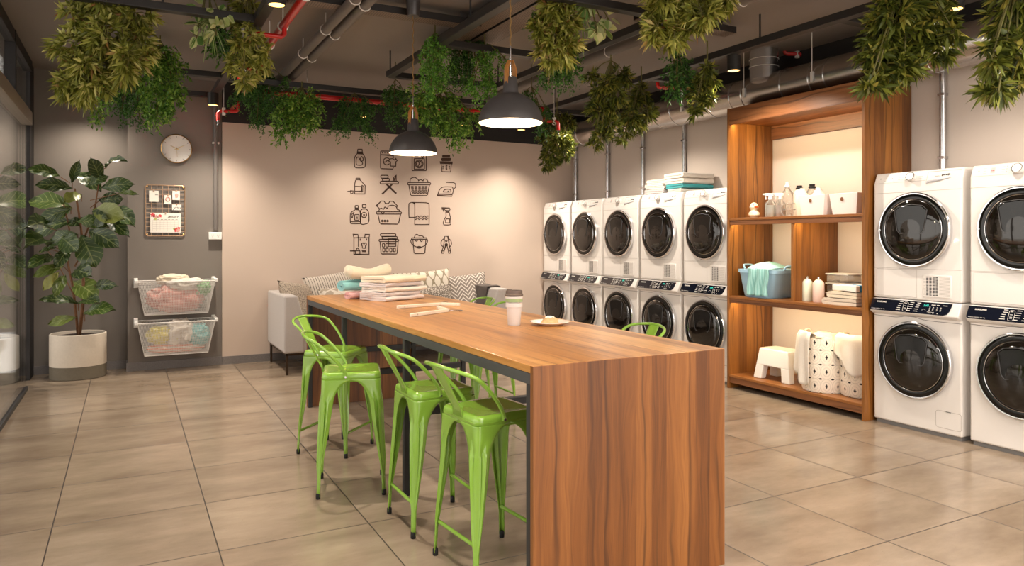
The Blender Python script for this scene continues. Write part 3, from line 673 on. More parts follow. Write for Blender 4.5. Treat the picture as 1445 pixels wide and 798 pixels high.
# ------------------------------------------------------------------ laundry machines (fronts face -X; local y+ is the viewer's left)
XM, HW, HM, DEP = 4.912, 0.324, 0.922, 0.475
def yt(x, y, z): return frame((x, y, z), (0, -1, 0), (0, 0, 1))
def ring(mb, r, h, w, c, n=64): mb.lathe([(r - w, h - .002), (r - w * .7, h + w * .45), (r, h + w * .5), (r + w * .6, h), (r + w * .6, -.004)], n, c, 'x'); return mb
def hatch(parent, cz, top, h0, sc=1.0):
    # rounded trapezoid small hatch in the upper half of the round door
    def poly(o):
        P = [(-.118, .135), (-.085, .165), (0, .175), (.085, .165), (.118, .135), (.098, .0), (.08, -.025), (-.08, -.025), (-.098, .0)]
        return [(a * sc * (1 + o), (b - .07) * sc * (1 + o) + .07 * sc) for a, b in P]
    fn = lambda a, b, c: (-(h0 + c), a, cz + b)
    MB().prism(poly(0), -.03, .006, fn).build('hatch_panel', 'gloss_blk', parent, bevel=.006, seg=3)
    p = poly(.02); MB().tube([fn(a, b, .004) for a, b in p], .0028, 6, closed=True).build('hatch_rim', 'frame_grey', parent)
def round_door(parent, cz, r, washer):
    d = bpy.data.objects.new('door', None); COL.objects.link(d); d.parent = parent; d.location = (0, 0, 0)
    m = MB(); ring(m, r - .004, .03, .010, (0, 0, cz)); m.build('chrome_ring', 'chrome', d, recalc=True)
    MB().lathe([(r - .012, .0), (r - .013, .034), (r - .03, .04), (r - .05, .036), (r - .054, .03)], 64, (0, 0, cz), 'x').build('black_ring', 'gloss_blk', d)
    MB().tube([(-.036, (r - .052) * math.cos(a), cz + (r - .052) * math.sin(a)) for a in np.linspace(0, 2 * PI, 65)[:-1]], .0022, 6, closed=True).build('inner_trim', 'chrome', d)
    n = 9; prof = [((r - .053) * math.cos(a), .03 + .03 * math.sin(a)) for a in np.linspace(0, PI / 2, n)]
    prof[-1] = (0.0, .06)
    MB().lathe(prof, 64, (0, 0, cz), 'x').build('door_glass', 'glass_blk', d)
    hatch(d, cz, 0, .052)
    if not washer: MB().cb((-.034, r - .012, cz), (.016, .02, .014)).build('hinge_clip', 'galv', d, bevel=.002)
    return d
def make_washer(label, group):
    t = thing('washing_machine', label, 'washing machine', (0, 0, 0), 0, group)
    m = MB().box((0, -HW, .028), (DEP, HW, HM)); m.build('body', 'white', t, bevel=.012, seg=3)
    m = MB().box((.02, -HW + .012, 0), (DEP, HW - .012, .028)); m.build('plinth', 'plinth', t, smooth=0)
    # control head with slanted glass
    MB().prism([(0.02, HM - .003), (-.004, HM - .003), (-.042, .842), (-.044, .832), (-.036, .822), (-.006, .806), (.02, .806)], -HW, HW, lambda a, b, c: (a, c, b)).build('control_head', 'white', t, bevel=.005)
    top, bot = Vector((-.006, 0, HM - .008)), Vector((-.0435, 0, .834)); up = (top - bot).normalized(); nn = Vector((-up.z, 0, up.x)); Hh = (top - bot).length
    def sl(s, q, h=0.0): p = bot + up * q + nn * (h + .0005); return (p.x, HW - s, p.z)
    W = 2 * HW
    P = [(0.0, .012), (.002, Hh), (W - .055, Hh), (W - .062, .035), (W - .075, .01), (W - .1, .0), (.02, .0), (.006, .003)]
    cp = MB().prism(P, 0, .006, lambda a, b, c: sl(a, b, c)).build('control_panel', 'panel', t, bevel=.0015)
    Mx = lambda s, q: frame(sl(s, q, .0066), (0, -1, 0), up)
    text_part('logo', 'SAMSUNG', .015, 'mark', cp, Mx(.082, Hh * .74), .0006, space=1.1, bold=.0006)
    text_part('model_line', 'Ecobubble  AddWash  Slim  7kg', .0082, 'mark', cp, Mx(.068, Hh * .12), .0004)
    rr = random.Random(3); m = MB()
    def bar(s, q, w, h): m.prism([(s, q), (s + w, q), (s + w, q + h), (s, q + h)], .0062, .0068, lambda a, b, c: sl(a, b, c))
    for i in range(5):
        for s0 in (.222, .30, .352): bar(s0 - .004 * i, .075 - .0155 * i, rr.uniform(.022, .034), .0042)
    for s0 in (.262,):
        for q in (.066, .046, .03, .022): bar(s0, q, .016, .0034)
    m.build('panel_print', 'mark', cp, smooth=0); m = MB()
    for s0, w in ((.455, .028), (.492, .02), (.535, .03)): bar(s0, .068, w, .0045)
    for s0 in (.446, .47, .498, .522):
        for q in (.052, .044, .036, .028): bar(s0 - .003, q, .009, .003)
    bar(.435, .016, .05, .002)
    for s0 in (.448, .475, .505): bar(s0, .008, .008, .004)
    bar(.400, .034, .02, .002); bar(.396, .026, .003, .004); bar(.42, .022, .003, .004)
    m.build('option_print', 'mark', cp, smooth=0)
    MB().ribbon(rrect(.034, .07, .012, 4, .272, .042), .0022, .0005, lambda a, b, c: sl(a, b, c + .0062), closed=True).build('dial_outline', 'mark', cp, smooth=0)
    text_part('display_digits', '2:16', .02, 'digit', cp, Mx(.418, .063), .0005, shear=.2, bold=.0006)
    MB().prism([(.03, .812), (.175, .812), (.165, .826), (.04, .826)], -.0, .006, lambda a, b, c: (-.012 - c - (b - .812) * .9, HW - a, b)).build('drawer_pull', 'seam', t, bevel=.002)
    wav = bez([(.0, .793), (.16, .79), (.21, .795), (.25, .803), (.32, .803), (.37, .792), (.45, .787), (W, .787)], 5)
    MB().ribbon([(p.x, p.y) for p in wav_2d(wav)], .0032, .0008, lambda a, b, c: (-c, HW - a, b)).build('drawer_seam', 'seam_dk', t, smooth=0)
    MB().ribbon(rrect(.175, .115, .018, 4, .235 + HW, .125), .0024, .0006, lambda a, b, c: (-c, HW - a, b), closed=True).build('filter_cover_edge', 'seam', t, smooth=0)
    MB().cb((-.001, -.235, .182), (.003, .034, .005)).build('filter_latch', 'seam_dk', t, smooth=0)
    round_door(t, .503, .268, True)
    return t
def wav_2d(p): return [Vector((q[0], q[1])) for q in p]
def make_dryer(label, group):
    t = thing('tumble_dryer', label, 'tumble dryer', (0, 0, 0), 0, group); H = .915
    P = [(0, .004), (0, .838), (.032, H), (DEP, H), (DEP, .004)]
    MB().prism(P, -HW, HW, lambda a, b, c: (a, c, b)).build('body', 'white', t, bevel=.012, seg=3)
    sl0 = Vector((0, 0, .838)); up = (Vector((.032, 0, H)) - sl0); Hs = up.length; up.normalize(); nn = Vector((-up.z, 0, up.x))
    def sl(s, q, h=0.0): p = sl0 + up * q + nn * (h + .0003); return (p.x, HW - s, p.z)
    W = 2 * HW
    Mx = lambda s, q, h=.0006: frame(sl(s, q, h), (0, -1, 0), up)
    k = MB(); cen = Vector(sl(.295, .028))
    MB().tube([cen, cen + nn * .030], .031, 36).build('control_knob', 'white', t, bevel=.004)
    MB().tube([cen + nn * .0295 + q for q in [(Vector((0, 1, 0)) * math.cos(a) + up * math.sin(a)) * .030 for a in np.linspace(0, 2 * PI, 37)[:-1]]], .0026, 8, closed=True).build('knob_ring', 'chrome', t)
    dp = MB().prism(rrect(.026, .04, .003, 2, .138, .038), 0, .001, lambda a, b, c: sl(a, b, c)).build('display', 'lcd', t, smooth=0)
    text_part('display_digits', '1:30', .011, 'red_digit', dp, Mx(.138, .036, .0016), .0003, bold=.0004)
    m = MB(); rr = random.Random(5)
    def bar(s, q, w, h=.0022): m.prism([(s, q), (s + w, q), (s + w, q + h), (s, q + h)], .0002, .0008, lambda a, b, c: sl(a, b, c))
    for q in (.018, .036, .054): bar(.08, q, .016); bar(.19, q + .003, rr.uniform(.012, .02)); bar(.218, q + .003, .006, .005); bar(.238, q - .004, .018)
    bar(.046, .034, .008, .009)
    m.build('panel_print', 'mark_dim', t, smooth=0)
    m = MB()
    for q in (.018, .036, .054): bar(.345, q, .026)
    m.build('knob_scale', 'mark_dim', t, smooth=0)
    m = MB(); pl = lambda a, b, c: sl(a, b, c)
    m.ribbon([(.012, .002), (.40, .002)], .0022, .0006, pl).ribbon([(.405, -.02), (.405, .066), (W - .012, .066)], .0022, .0006, pl); m.build('panel_seam', 'seam', t, smooth=0)
    MB().ribbon([(0, .767), (W, .767)], .0026, .0006, lambda a, b, c: (-c, HW - a, b)).ribbon([(0, .222), (W, .222)], .0022, .0006, lambda a, b, c: (-c, HW - a, b)).ribbon([(.026, .02), (.026, .214), (.335, .214), (.335, .02)], .0018, .0005, lambda a, b, c: (-c, HW - a, b), closed=True).build('front_seam', 'seam', t, smooth=0)
    dh = MB().prism([(.41, -.026), (.412, -.002), (.50, .004), (.575, .009), (.50, -.006), (.425, -.012)], 0, .0035, pl).build('drawer_grip', pbr('grip_shadow_grey', rgb(166, 164, 168), 0.5) if 'grip' not in M else M['grip'], t, smooth=0); M['grip'] = dh.data.materials[0]
    text_part('logo', 'gorenje', .019, 'ink', t, Mx(.535, .036), .0006, bold=.0008)
    text_part('model_line', 'SensoDry', .009, 'mark_dim', t, Mx(.475, .03), .0004)
    # vent
    v0, v1, z0, z1 = .382, .58, .03, .182
    vt = MB().box((-.006, HW - v1, z0), (.004, HW - v0, z1)).build('vent_grille', 'white', t, bevel=.003)
    m = MB()
    for i in range(14):
        z = z0 + .012 + i * .0095
        for (a, b) in ((.408, .424), (.43, .446), (.452, .468), (.474, .49)): m.box((-.0068, HW - b, z), (-.0055, HW - a, z + .0058))
    m.build('vent_slots', 'vent_dk', vt, smooth=0)
    m = MB()
    for i in range(14):
        z = z0 + .012 + i * .0095; m.box((-.0066, HW - .572, z), (-.0055, HW - .5, z + .002)); m.box((-.0066, HW - .404, z), (-.0055, HW - .388, z + .002))
    m.build('vent_ribs', 'seam', vt, smooth=0)
    round_door(t, .497, .262, False)
    return t
ws = [8.392 - .692 * i - .325 for i in range(5)] + [3.204, 2.504]
wl = ['washing machine standing in the far corner beside the sofa wall', 'second washing machine from the back wall', 'middle washing machine of the five stacks by the back wall', 'washing machine fourth from the back wall, with black panel', 'washing machine directly left of the wooden shelf', 'washing machine directly right of the wooden shelf', 'washing machine cut by the right picture edge']
dl = ['tumble dryer stacked in the far corner beside the sofa wall', 'second stacked tumble dryer from the back wall', 'middle tumble dryer of the five stacks by the back wall', 'tumble dryer with the white folded towels at its top left', 'tumble dryer stacked directly left of the wooden shelf under big towels', 'tumble dryer stacked directly right of the wooden shelf', 'tumble dryer cut by the right picture edge']
w0 = make_washer(wl[0], 'washing machines along the right wall'); d0 = make_dryer(dl[0], 'tumble dryers stacked on the washing machines')
for i, y in enumerate(ws):
    if i == 0: w0.location = (XM, y, 0); d0.location = (XM, y, HM)
    else: dup(w0, (XM, y, 0), 0, wl[i]); dup(d0, (XM, y, HM), 0, dl[i])

# ------------------------------------------------------------------ cloth helpers
def serp(w, h, layers, wav=.0):
    """zig-zag fold path: layers of width w stacked to height h, in (x, z)"""
    st = h / layers; out = []; th = st * .86
    for i in range(layers):
        z = st * (i + .5); xs = np.linspace(-w / 2 + st * .3, w / 2 - st * .3, 7)
        if i % 2: xs = xs[::-1]
        out += [(x, z + wav * math.sin(x * 9 + i)) for x in xs]
        if i < layers - 1:
            sx = 1 if i % 2 == 0 else -1
            out += [(sx * (w / 2 - st * .3 + st * .5 * math.sin(a)), z + st * .5 * (1 - math.cos(a))) for a in (PI * .25, PI * .5, PI * .75)]
    return out, th
def folded(name, label, cat, loc, rz, w, dpt, h, mat, group=None, layers=2, seed=0, wob=.008, label_only=None):
    t = None; path, th = serp(w, h, layers)
    m = MB().sheet(path, th, -dpt / 2, dpt / 2, 8, wob, seed)
    o = m.build(name, mat, None, smooth=60); o.location = loc; o.rotation_euler = (0, 0, rz); tag(o, label, cat, group)
    md = o.modifiers.new('bevel', 'BEVEL'); md.width = min(.006, th * .35); md.segments = 2; md.limit_method = 'ANGLE'; md.angle_limit = R(50)
    return o
def rolled(name, label, cat, loc, rz, r, L, mat, group=None, turns=2.3, seed=0, rx=1.0):
    th = r / (turns + .6); path = []
    for k in range(int(turns * 14) + 1):
        a = k / 14 * 2 * PI; rr_ = th * .5 + (r - th * .6) * (k / (turns * 14)); path.append((rr_ * math.cos(a) * rx, rr_ * math.sin(a)))
    m = MB().sheet(path, th * .9, -L / 2, L / 2, 8, r * .18, seed)
    o = m.build(name, mat, None, smooth=60); o.location = loc; o.rotation_euler = (0, 0, rz); return tag(o, label, cat, group)
def crumple(name, label, cat, loc, size, mat, rz=0.0, group=None, seed=0, amp=.35, parent=None, n=4):
    bm = bmesh.new(); bmesh.ops.create_icosphere(bm, subdivisions=n, radius=1.0)
    for v in bm.verts:
        p = v.co.copy(); s = Vector((seed * 3.7, seed * 1.9, seed))
        ridge = 1 - abs(mnoise.noise(p * 2.1 + s)) * 2
        ridge2 = 1 - abs(mnoise.noise(p * 4.6 + s * 2)) * 2
        k = 1 + amp * (ridge * .6 + ridge2 * .42 + (1 - abs(mnoise.noise(p * 9 + s)) * 2) * .16 - .6)
        q = Vector((math.copysign(abs(p.x) ** .75, p.x), math.copysign(abs(p.y) ** .8, p.y), math.copysign(abs(p.z) ** .8, p.z))) * k
        v.co = Vector((q.x * size[0] / 2, q.y * size[1] / 2, q.z * size[2] / 2))
    zmin = min(v.co.z for v in bm.verts)
    for v in bm.verts: v.co.z -= zmin
    me = bpy.data.meshes.new(name); bm.to_mesh(me); bm.free(); me.polygons.foreach_set('use_smooth', [True] * len(me.polygons)); me.materials.append(M[mat])
    o = bpy.data.objects.new(name, me); COL.objects.link(o); o.location = loc; o.rotation_euler = (0, 0, rz); return tag(o, label, cat, group)
def drape(name, label, cat, fn, nu, nv, mat, th=.006, group=None):
    o = MB().grid(fn, nu, nv).build(name, mat, None, smooth=60, solid=th); return tag(o, label, cat, group)

# towels on top of the dryers
ZT = HM + .915
for i, (h, mat, lb) in enumerate(((.045, 't_grey', 'lowest'), (.05, 't_white', 'middle'), (.05, 't_white', 'topmost'))):
    folded('folded_towel', f'{lb} white towel of the smaller pile on the dryer tops', 'towel', (5.12 + .01 * i, 6.15 - .012 * i, ZT + [0, .047, .099][i]), -PI / 2 + .06, .29, .36, h, mat, 'small towel pile on the dryers', 2 + (i > 0), 10 + i, .012)
zz = ZT
for i, (h, mat, lb, w) in enumerate(((.034, 't_white', 'thin white towel under the aqua towel of the larger dryer-top pile', .36), (.048, 't_aqua', 'aqua towel in the larger dryer-top pile', .40), (.055, 't_white', 'white towel lying on the aqua one on the dryer tops', .44), (.055, 't_white', 'topmost thick white towel of the larger dryer-top pile', .44))):
    folded('folded_towel', lb, 'towel', (5.15, 5.80 + .008 * i, zz), -PI / 2 - .03, w - .14, .40, h, mat, 'large towel pile on the dryers', 2, 20 + i, .01); zz += h + .001

# ------------------------------------------------------------------ wooden shelf unit
XS, SY0, SY1, ST = 4.838, 3.548, 4.95, .024
sh = thing('shelf_unit', 'tall walnut open shelf unit between the two rows of machines', 'shelf', (XS, SY0, 0))
def sb(name, lo, hi, mat, bv=.002): return MB().box([lo[0] - XS, lo[1] - SY0, lo[2]], [hi[0] - XS, hi[1] - SY0, hi[2]]).build(name, mat, sh, smooth=0, bevel=bv)
XB = XR - .006
sb('side_panel', (XS, SY0, 0), (XB, SY0 + ST, 2.545), 'wood_shelf_v'); sb('side_panel', (XS, SY1 - ST, 0), (XB, SY1, 2.545), 'wood_shelf_v')
a, b = SY0 + ST, SY1 - ST
sb('header_board', (XS + .003, a, 2.39), (XS + .025, b, 2.54), 'wood_shelf_h'); sb('top_board', (XS + .025, a, 2.415), (XB, b, 2.435), 'wood_shelf_t'); sb('back_rail', (XB - .02, a, 2.29), (XB, b, 2.415), 'wood_shelf_h')
for z, th in ((1.545, .062), (.84, .062)):
    sb('shelf_board', (XS + .003, a, z - .022), (XB, b, z), 'wood_shelf_t'); sb('front_rail', (XS + .008, a, z - th), (XS + .03, b, z - .022), 'wood_shelf_h')
sb('bottom_board', (XS + .003, a, .103), (XB, b, .125), 'wood_shelf_t'); sb('front_rail', (XS + .012, a, .05), (XS + .034, b, .103), 'wood_shelf_h')
sb('top_cover', (XS + .025, a, 2.52), (XB, b, 2.54), 'wood_shelf_t')
sb('divider', (XS + .012, 4.213, .84), (XB, 4.237, 1.523), 'wood_shelf_v')
for (y0, y1, z, x) in ((a + .02, b - .02, 2.41, .026), (4.26, b - .02, 1.512, .031), (a + .02, 4.19, 1.512, .031), (a + .02, b - .02, .807, .031)):
    MB().box((x, y0 - SY0, z - .012), (x + .004, y1 - SY0, z + .004)).build('led_strip', 'led', sh, smooth=0)
    L = bpy.data.lights.new('led_light', 'AREA'); L.shape = 'RECTANGLE'; L.size = .012; L.size_y = y1 - y0; L.energy = 3.0 * (y1 - y0); L.color = (1, .82, .5)
    o = bpy.data.objects.new('led_light', L); COL.objects.link(o); o.parent = sh; o.location = (x + .006, (y0 + y1) / 2 - SY0, z - .008); o.rotation_euler = (0, R(-38), 0)

# items on the top board
def on(u, X, z):  # where the vertical line through pixel u meets the plane X, at height z
    p = at(u, 300, X=X); return Vector((X, p.y, z))
Z1, Z2, Z3 = 1.545, .84, .125
p = on(1064, 5.0, Z1)
t = thing('rubber_duck', 'cream bath duck on the left of the top shelf board', 'duck', p, R(-20))
MB().lathe([(0, 0), (.035, .003), (.058, .025), (.056, .045), (.036, .066), (.02, .074), (0, .076)], 24, (0, 0, 0), 'z', .8, 1).build('duck_body', 'duck', t)
MB().lathe([(0, .06), (.028, .072), (.04, .095), (.034, .12), (.018, .136), (0, .14)], 24).build('duck_head', 'duck', t)
MB().lathe([(.016, 0), (.018, .02), (.008, .034), (0, .036)], 14, (.0, -.034, .098), 'y', 1, .6).build('beak', 'orange', t)
for s in (-1, 1): MB().lathe([(0, 0), (.005, .002), (0, .006)], 10, (s * .02, -.034, .116), 'y').build('duck_eye', 'cap_blk', t)
def spray(u, X, liq, label, h=.17):
    t = thing('spray_bottle', label, 'spray bottle', on(u, X, Z1), -.5); w = .045
    MB().lathe([(w * .94, 0), (w, .006), (w, h * .68), (w * .8, h * .78), (w * .4, h * .88), (w * .36, h * .95)], 24).build('bottle', 'clear', t)
    MB().lathe([(w * .86, .004), (w * .9, .01), (w * .9, h * .62), (0, h * .62)], 24).build('liquid', liq, t)
    MB().lathe([(w * .42, h * .9), (w * .42, h * 1.06), (w * .3, h * 1.1)], 16).box((-.05, -.011, h * 1.08), (.026, .011, h * 1.24)).box((-.066, -.007, h * 1.14), (-.05, .007, h * 1.22)).box((-.042, -.006, h * .9), (-.034, .006, h * 1.09)).build('trigger_head', 'white_pl', t, bevel=.004)
spray(1087, 4.98, 'liq_white', 'spray bottle of white liquid beside the cream duck')
spray(1101, 5.03, 'liq_pink', 'spray bottle of pink liquid behind the small glass stack')
t = thing('glass_stand', 'small clear stacked glass dish in front of the spray bottles', 'glass dish', on(1114, 4.95, Z1))
MB().lathe([(0, 0), (.04, 0), (.042, .006), (.02, .01), (.012, .03), (.02, .05), (.05, .055), (.05, .062), (.02, .066), (.013, .085), (.02, .1), (.048, .104), (.048, .11), (0, .112)], 28).build('glass_tiers', 'clear', t)
MB().tube([(0, .045, .012)] + [(0, .05 + .04 * math.sin(a), .055 + .045 * -math.cos(a)) for a in np.linspace(.3, 2.8, 8)], .005, 8).build('handle', 'clear', t)
t = thing('glass_demijohn', 'clear wide-shouldered bottle with white stopper behind the sprays', 'bottle', on(1111, 5.2, Z1))
MB().lathe([(.072, 0), (.078, .01), (.078, .16), (.06, .21), (.025, .25), (.02, .27)], 28).build('bottle', 'clear', t)
MB().lathe([(.021, .268), (.026, .27), (.026, .285), (.016, .29), (.016, .315), (0, .318)], 16).build('stopper', 'white_pl', t)
def bottle(u, X, z, h, r, mat, cap, label, shape='round'):
    t = thing('bottle', label, 'bottle', on(u, X, z))
    MB().lathe([(r * .95, 0), (r, .006), (r, h * .72), (r * .92, h * .78), (r * .6, h * .86), (r * .45, h * .88), (r * .45, h * .9)], 28).build('bottle_body', mat, t)
    if cap == 'black': MB().lathe([(r * .42, h * .87), (r * .62, h * .88), (r * .62, h * .93), (r * .45, h * .94), (r * .5, h), (0, h)], 20).build('cap', 'cap_blk', t)
    elif cap == 'pump': MB().lathe([(r * .3, h * .88), (r * .3, h * .93), (r * .2, h * .95), (r * .26, h * .97), (r * .2, h), (0, h)], 18).build('cap', 'galv', t)
    else: MB().lathe([(r * .62, h * .85), (r * .62, h * .91), (r * .4, h * .92), (r * .36, h), (0, h)], 20).build('cap', 'white_pl', t)
bottle(1128, 5.18, Z1, .275, .05, 'btl_white', 'black', 'milky bottle with black cap beside the clear wide-shouldered bottle')
bottle(1132, 5.02, Z1, .235, .052, 'btl_white', 'white', 'milky bottle with white cap left of the white boxes')
bottle(1146, 5.25, Z1, .285, .05, 'clear', 'black', 'clear bottle with black cap behind the left white box')
bottle(1155, 5.14, Z1, .24, .055, 'btl_white', 'white', 'milky bottle with white cap behind the left white box')
def whitebox(u, X, label):
    t = thing('storage_box', label, 'storage box', on(u, X, Z1)); h = .165
    def ring_(x, y, z): return [(-x, -y, z), (x, -y, z), (x, y, z), (-x, y, z)]
    m = MB(); r0, r1, r2, r3 = ring_(.13, .105, 0), ring_(.145, .128, h), ring_(.138, .121, h), ring_(.122, .098, .006)
    m.add(r0 + r1 + r2 + r3, [(3, 2, 1, 0)] + [(b * 4 + i, b * 4 + (i + 1) % 4, b * 4 + 4 + (i + 1) % 4, b * 4 + 4 + i) for b in range(3) for i in range(4)] + [(12, 13, 14, 15)])
    m.build('box_shell', 'box_white', t, smooth=0, bevel=.006, seg=3)
    MB().lathe([(0, .141), (.013, .1415), (.0135, .146), (0, .147)], 18, (0, .01, h * .72), 'x', 1, 1.15).build('tab', 'leather_tab', t)
whitebox(1162, 5.02, 'white storage box in the middle of the top shelf board'); whitebox(1207, 5.04, 'white storage box against the right side of the shelf')
# middle board
p = on(1085, 5.06, Z2)
t = thing('laundry_tub', 'pale blue plastic tub in the left middle compartment', 'tub', p); h = .245
m = MB(); NN = 40
def oval(a, b, z): return [(math.copysign(abs(math.cos(q)) ** .55, math.cos(q)) * a, math.copysign(abs(math.sin(q)) ** .55, math.sin(q)) * b, z) for q in np.linspace(0, 2 * PI, NN + 1)[:-1]]
rings = [oval(.17, .165, 0), oval(.178, .175, .012), oval(.2, .222, h - .03), oval(.212, .235, h - .028), oval(.212, .235, h), oval(.2, .222, h), oval(.175, .17, .02)]
m.add([q for r_ in rings for q in r_], [tuple(range(NN))[::-1]] + [(i * NN + k, i * NN + (k + 1) % NN, (i + 1) * NN + (k + 1) % NN, (i + 1) * NN + k) for i in range(len(rings) - 1) for k in range(NN)] + [tuple((len(rings) - 1) * NN + k for k in range(NN))])
m.build('tub_shell', 'tub_blue', t)
for s in (1, -1): MB().tube(bez([(-.06, s * .225, h), (-.055, s * .245, h + .03), (0, s * .262, h + .035), (.055, s * .245, h + .03), (.06, s * .225, h)], 5), .009, 8).build('tub_handle', 'tub_blue', t)
def mint(u, v):
    y = p.y + .05 - .25 * u; q = v * .52; w = .016 * math.sin(u * 17 + v * 2) * (.3 + v)
    if q < .2: x = .15 - q * 1.85; z = h + .012 + .055 * math.sin(q / .2 * PI) * (.6 + .4 * math.sin(u * 5))
    else: x = -.22 - .010 * (q - .2); z = h + .01 - (q - .2) * .72
    return (p.x + x + w * (.4 if q < .2 else 1), y + .012 * math.sin(v * 9), Z2 + z + w * .5 * (q < .2))
drape('striped_towel', 'mint striped towel hanging over the blue tub', 'towel', mint, 26, 26, 't_mint')
bottle(1139, 5.0, Z2, .205, .045, 'btl_mint', 'pump', 'pale mint bottle with silver top in the middle of the shelf'); bottle(1155, 4.98, Z2, .205, .045, 'btl_pink', 'pump', 'pale pink bottle with silver top in the middle of the shelf')
pc = on(1191, 5.22, Z2)
for i in range(3):
    lb = ['lowest', 'middle', 'topmost'][i] + ' clear lidded food container behind the folded blankets'
    t = thing('food_container', lb, 'container', (pc.x, pc.y, Z2 + .078 * i), 0, 'clear containers on the shelf')
    MB().box((-.09, -.1, 0), (.09, .1, .064)).build('container_box', 'clear', t, bevel=.01)
    MB().box((-.097, -.107, .064), (.097, .107, .0765)).build('lid', 'white_pl', t, bevel=.005)
    if i < 2:
        o = crumple('contents', '', '', (0, 0, .006), (.1, .13, .05), 't_pink', seed=40 + i, n=3); o.parent = t
        del o['label'], o['category']
pf = on(1199, 5.0, Z2)
folded('folded_blanket', 'beige blanket at the bottom of the pile on the shelf', 'blanket', (5.0, pf.y - .01, Z2), PI / 2, .30, .27, .055, 't_beige', None, 2, 31, .012)
folded('folded_blanket', 'cream blanket in the middle of the pile on the shelf', 'blanket', (5.0, pf.y - .03, Z2 + .057), PI / 2, .26, .26, .05, 't_cream', None, 2, 32, .012)
folded('folded_blanket', 'blue and white striped blanket on top of the pile on the shelf', 'blanket', (5.0, pf.y - .045, Z2 + .108), PI / 2, .25, .25, .055, 't_stripe', None, 1, 33, .012)
# bottom board
ps = on(1103, 5.06, Z3)
t = thing('step_stool', 'white plastic step stool on the bottom board', 'stool', ps); Hs = .27
def trap(z): k = 1 - z / Hs; return (.155 + .045 * k, .105 + .03 * k)
m = MB(); pts = []
for z in (0, .125):
    pass
yb, xb = trap(0); ytp, xtp = trap(Hs)
for (sy, sx) in ((1, 1), (-1, 1), (-1, -1), (1, -1)):
    lv = []
    for z in (0, .13):
        y_, x_ = trap(z); w = .085 - .0 * z; d_ = .07
        lv += [(sx * x_, sy * y_, z), (sx * x_, sy * (y_ - w), z), (sx * (x_ - d_), sy * (y_ - w), z), (sx * (x_ - d_), sy * y_, z)]
    MB().add(lv, [(0, 1, 2, 3), (7, 6, 5, 4), (0, 4, 5, 1), (1, 5, 6, 2), (2, 6, 7, 3), (3, 7, 4, 0)]).build('leg', 'white_pl', t, smooth=0, bevel=.01, seg=3)
y1_, x1_ = trap(.12)
m.add([(-x1_, -y1_, .12), (x1_, -y1_, .12), (x1_, y1_, .12), (-x1_, y1_, .12), (-xtp, -ytp, Hs), (xtp, -ytp, Hs), (xtp, ytp, Hs), (-xtp, ytp, Hs)], [(0, 3, 2, 1), (4, 5, 6, 7), (0, 1, 5, 4), (1, 2, 6, 5), (2, 3, 7, 6), (3, 0, 4, 7)])
m.build('seat', 'white_pl', t, smooth=30, bevel=.01, seg=3)
MB().prism(rrect(.16, .27, .02), Hs - .001, Hs + .004).build('tread_pad', 'liq_white', t)
def hamper(u, X, label, r=.175, h=.43):
    t = thing('laundry_hamper', label, 'laundry hamper', on(u, X, Z3))
    MB().lathe([(0, .002), (r * .93, .002), (r * .97, .02), (r, h * .5), (r * .98, h), (r * .955, h), (r * .97, h * .5), (r * .9, .03), (0, .03)], 48).build('fabric_wall', 'hamper', t)
    for s in (-1, 1): MB().tube(bez([(.05, s * r * .9, h), (.03, s * (r * .9 + .006), h + .04), (-.03, s * (r * .9 + .006), h + .04), (-.05, s * r * .9, h)], 5), .007, 8).build('handle', 't_cream', t)
    return t
h1 = hamper(1163, 5.03, 'bee-print laundry hamper in the middle of the bottom board'); h2 = hamper(1219, 5.125, 'bee-print laundry hamper half hidden at the right end of the bottom board')
q1 = h1.location.copy(); q2 = h2.location.copy()
def shirt(u, v):
    a = R(118) + (u - .5) * R(70); rr_ = .17; q = v * .42
    if q < .1: r_ = rr_ - .07 + q * .9; z = .44 + .035 * math.sin(q / .1 * PI * .6)
    else: r_ = rr_ + .026 + .018 * math.sin(u * 16 + v * 3) * v + .02 * v; z = .455 - (q - .1) * (1.05 + .2 * math.sin(u * 4 + 1))
    return (q1.x + r_ * -math.cos(a - R(90)) * 1.0, q1.y + r_ * math.sin(a - R(90)) * 1.0, Z3 + z)
drape('hanging_shirt', 'white shirt hanging over the left edge of the middle hamper', 'shirt', shirt, 24, 22, 't_white')
def cloth2(u, v):
    a = R(88) + (u - .5) * R(105); rr_ = .17; q = v * .34
    if q < .1: r_ = rr_ - .07 + q * .9; z = .445 + .04 * math.sin(q / .1 * PI * .6)
    else: r_ = rr_ + .024 + .014 * math.sin(u * 14 + v * 2) * v + .015 * v; z = .46 - (q - .1) * (.85 + .35 * math.sin(u * 5))
    return (q2.x + r_ * -math.cos(a - R(90)), max(SY0 + ST + .006, q2.y + r_ * math.sin(a - R(90))), Z3 + z)
drape('hanging_shirt', 'pale shirt hanging over the front of the half hidden hamper', 'shirt', cloth2, 26, 20, 't_white')
crumple('laundry_pile', 'cream laundry heaped inside the middle hamper', 'laundry', (q1.x, q1.y, Z3 + .33), (.26, .26, .13), 't_cream', seed=51)
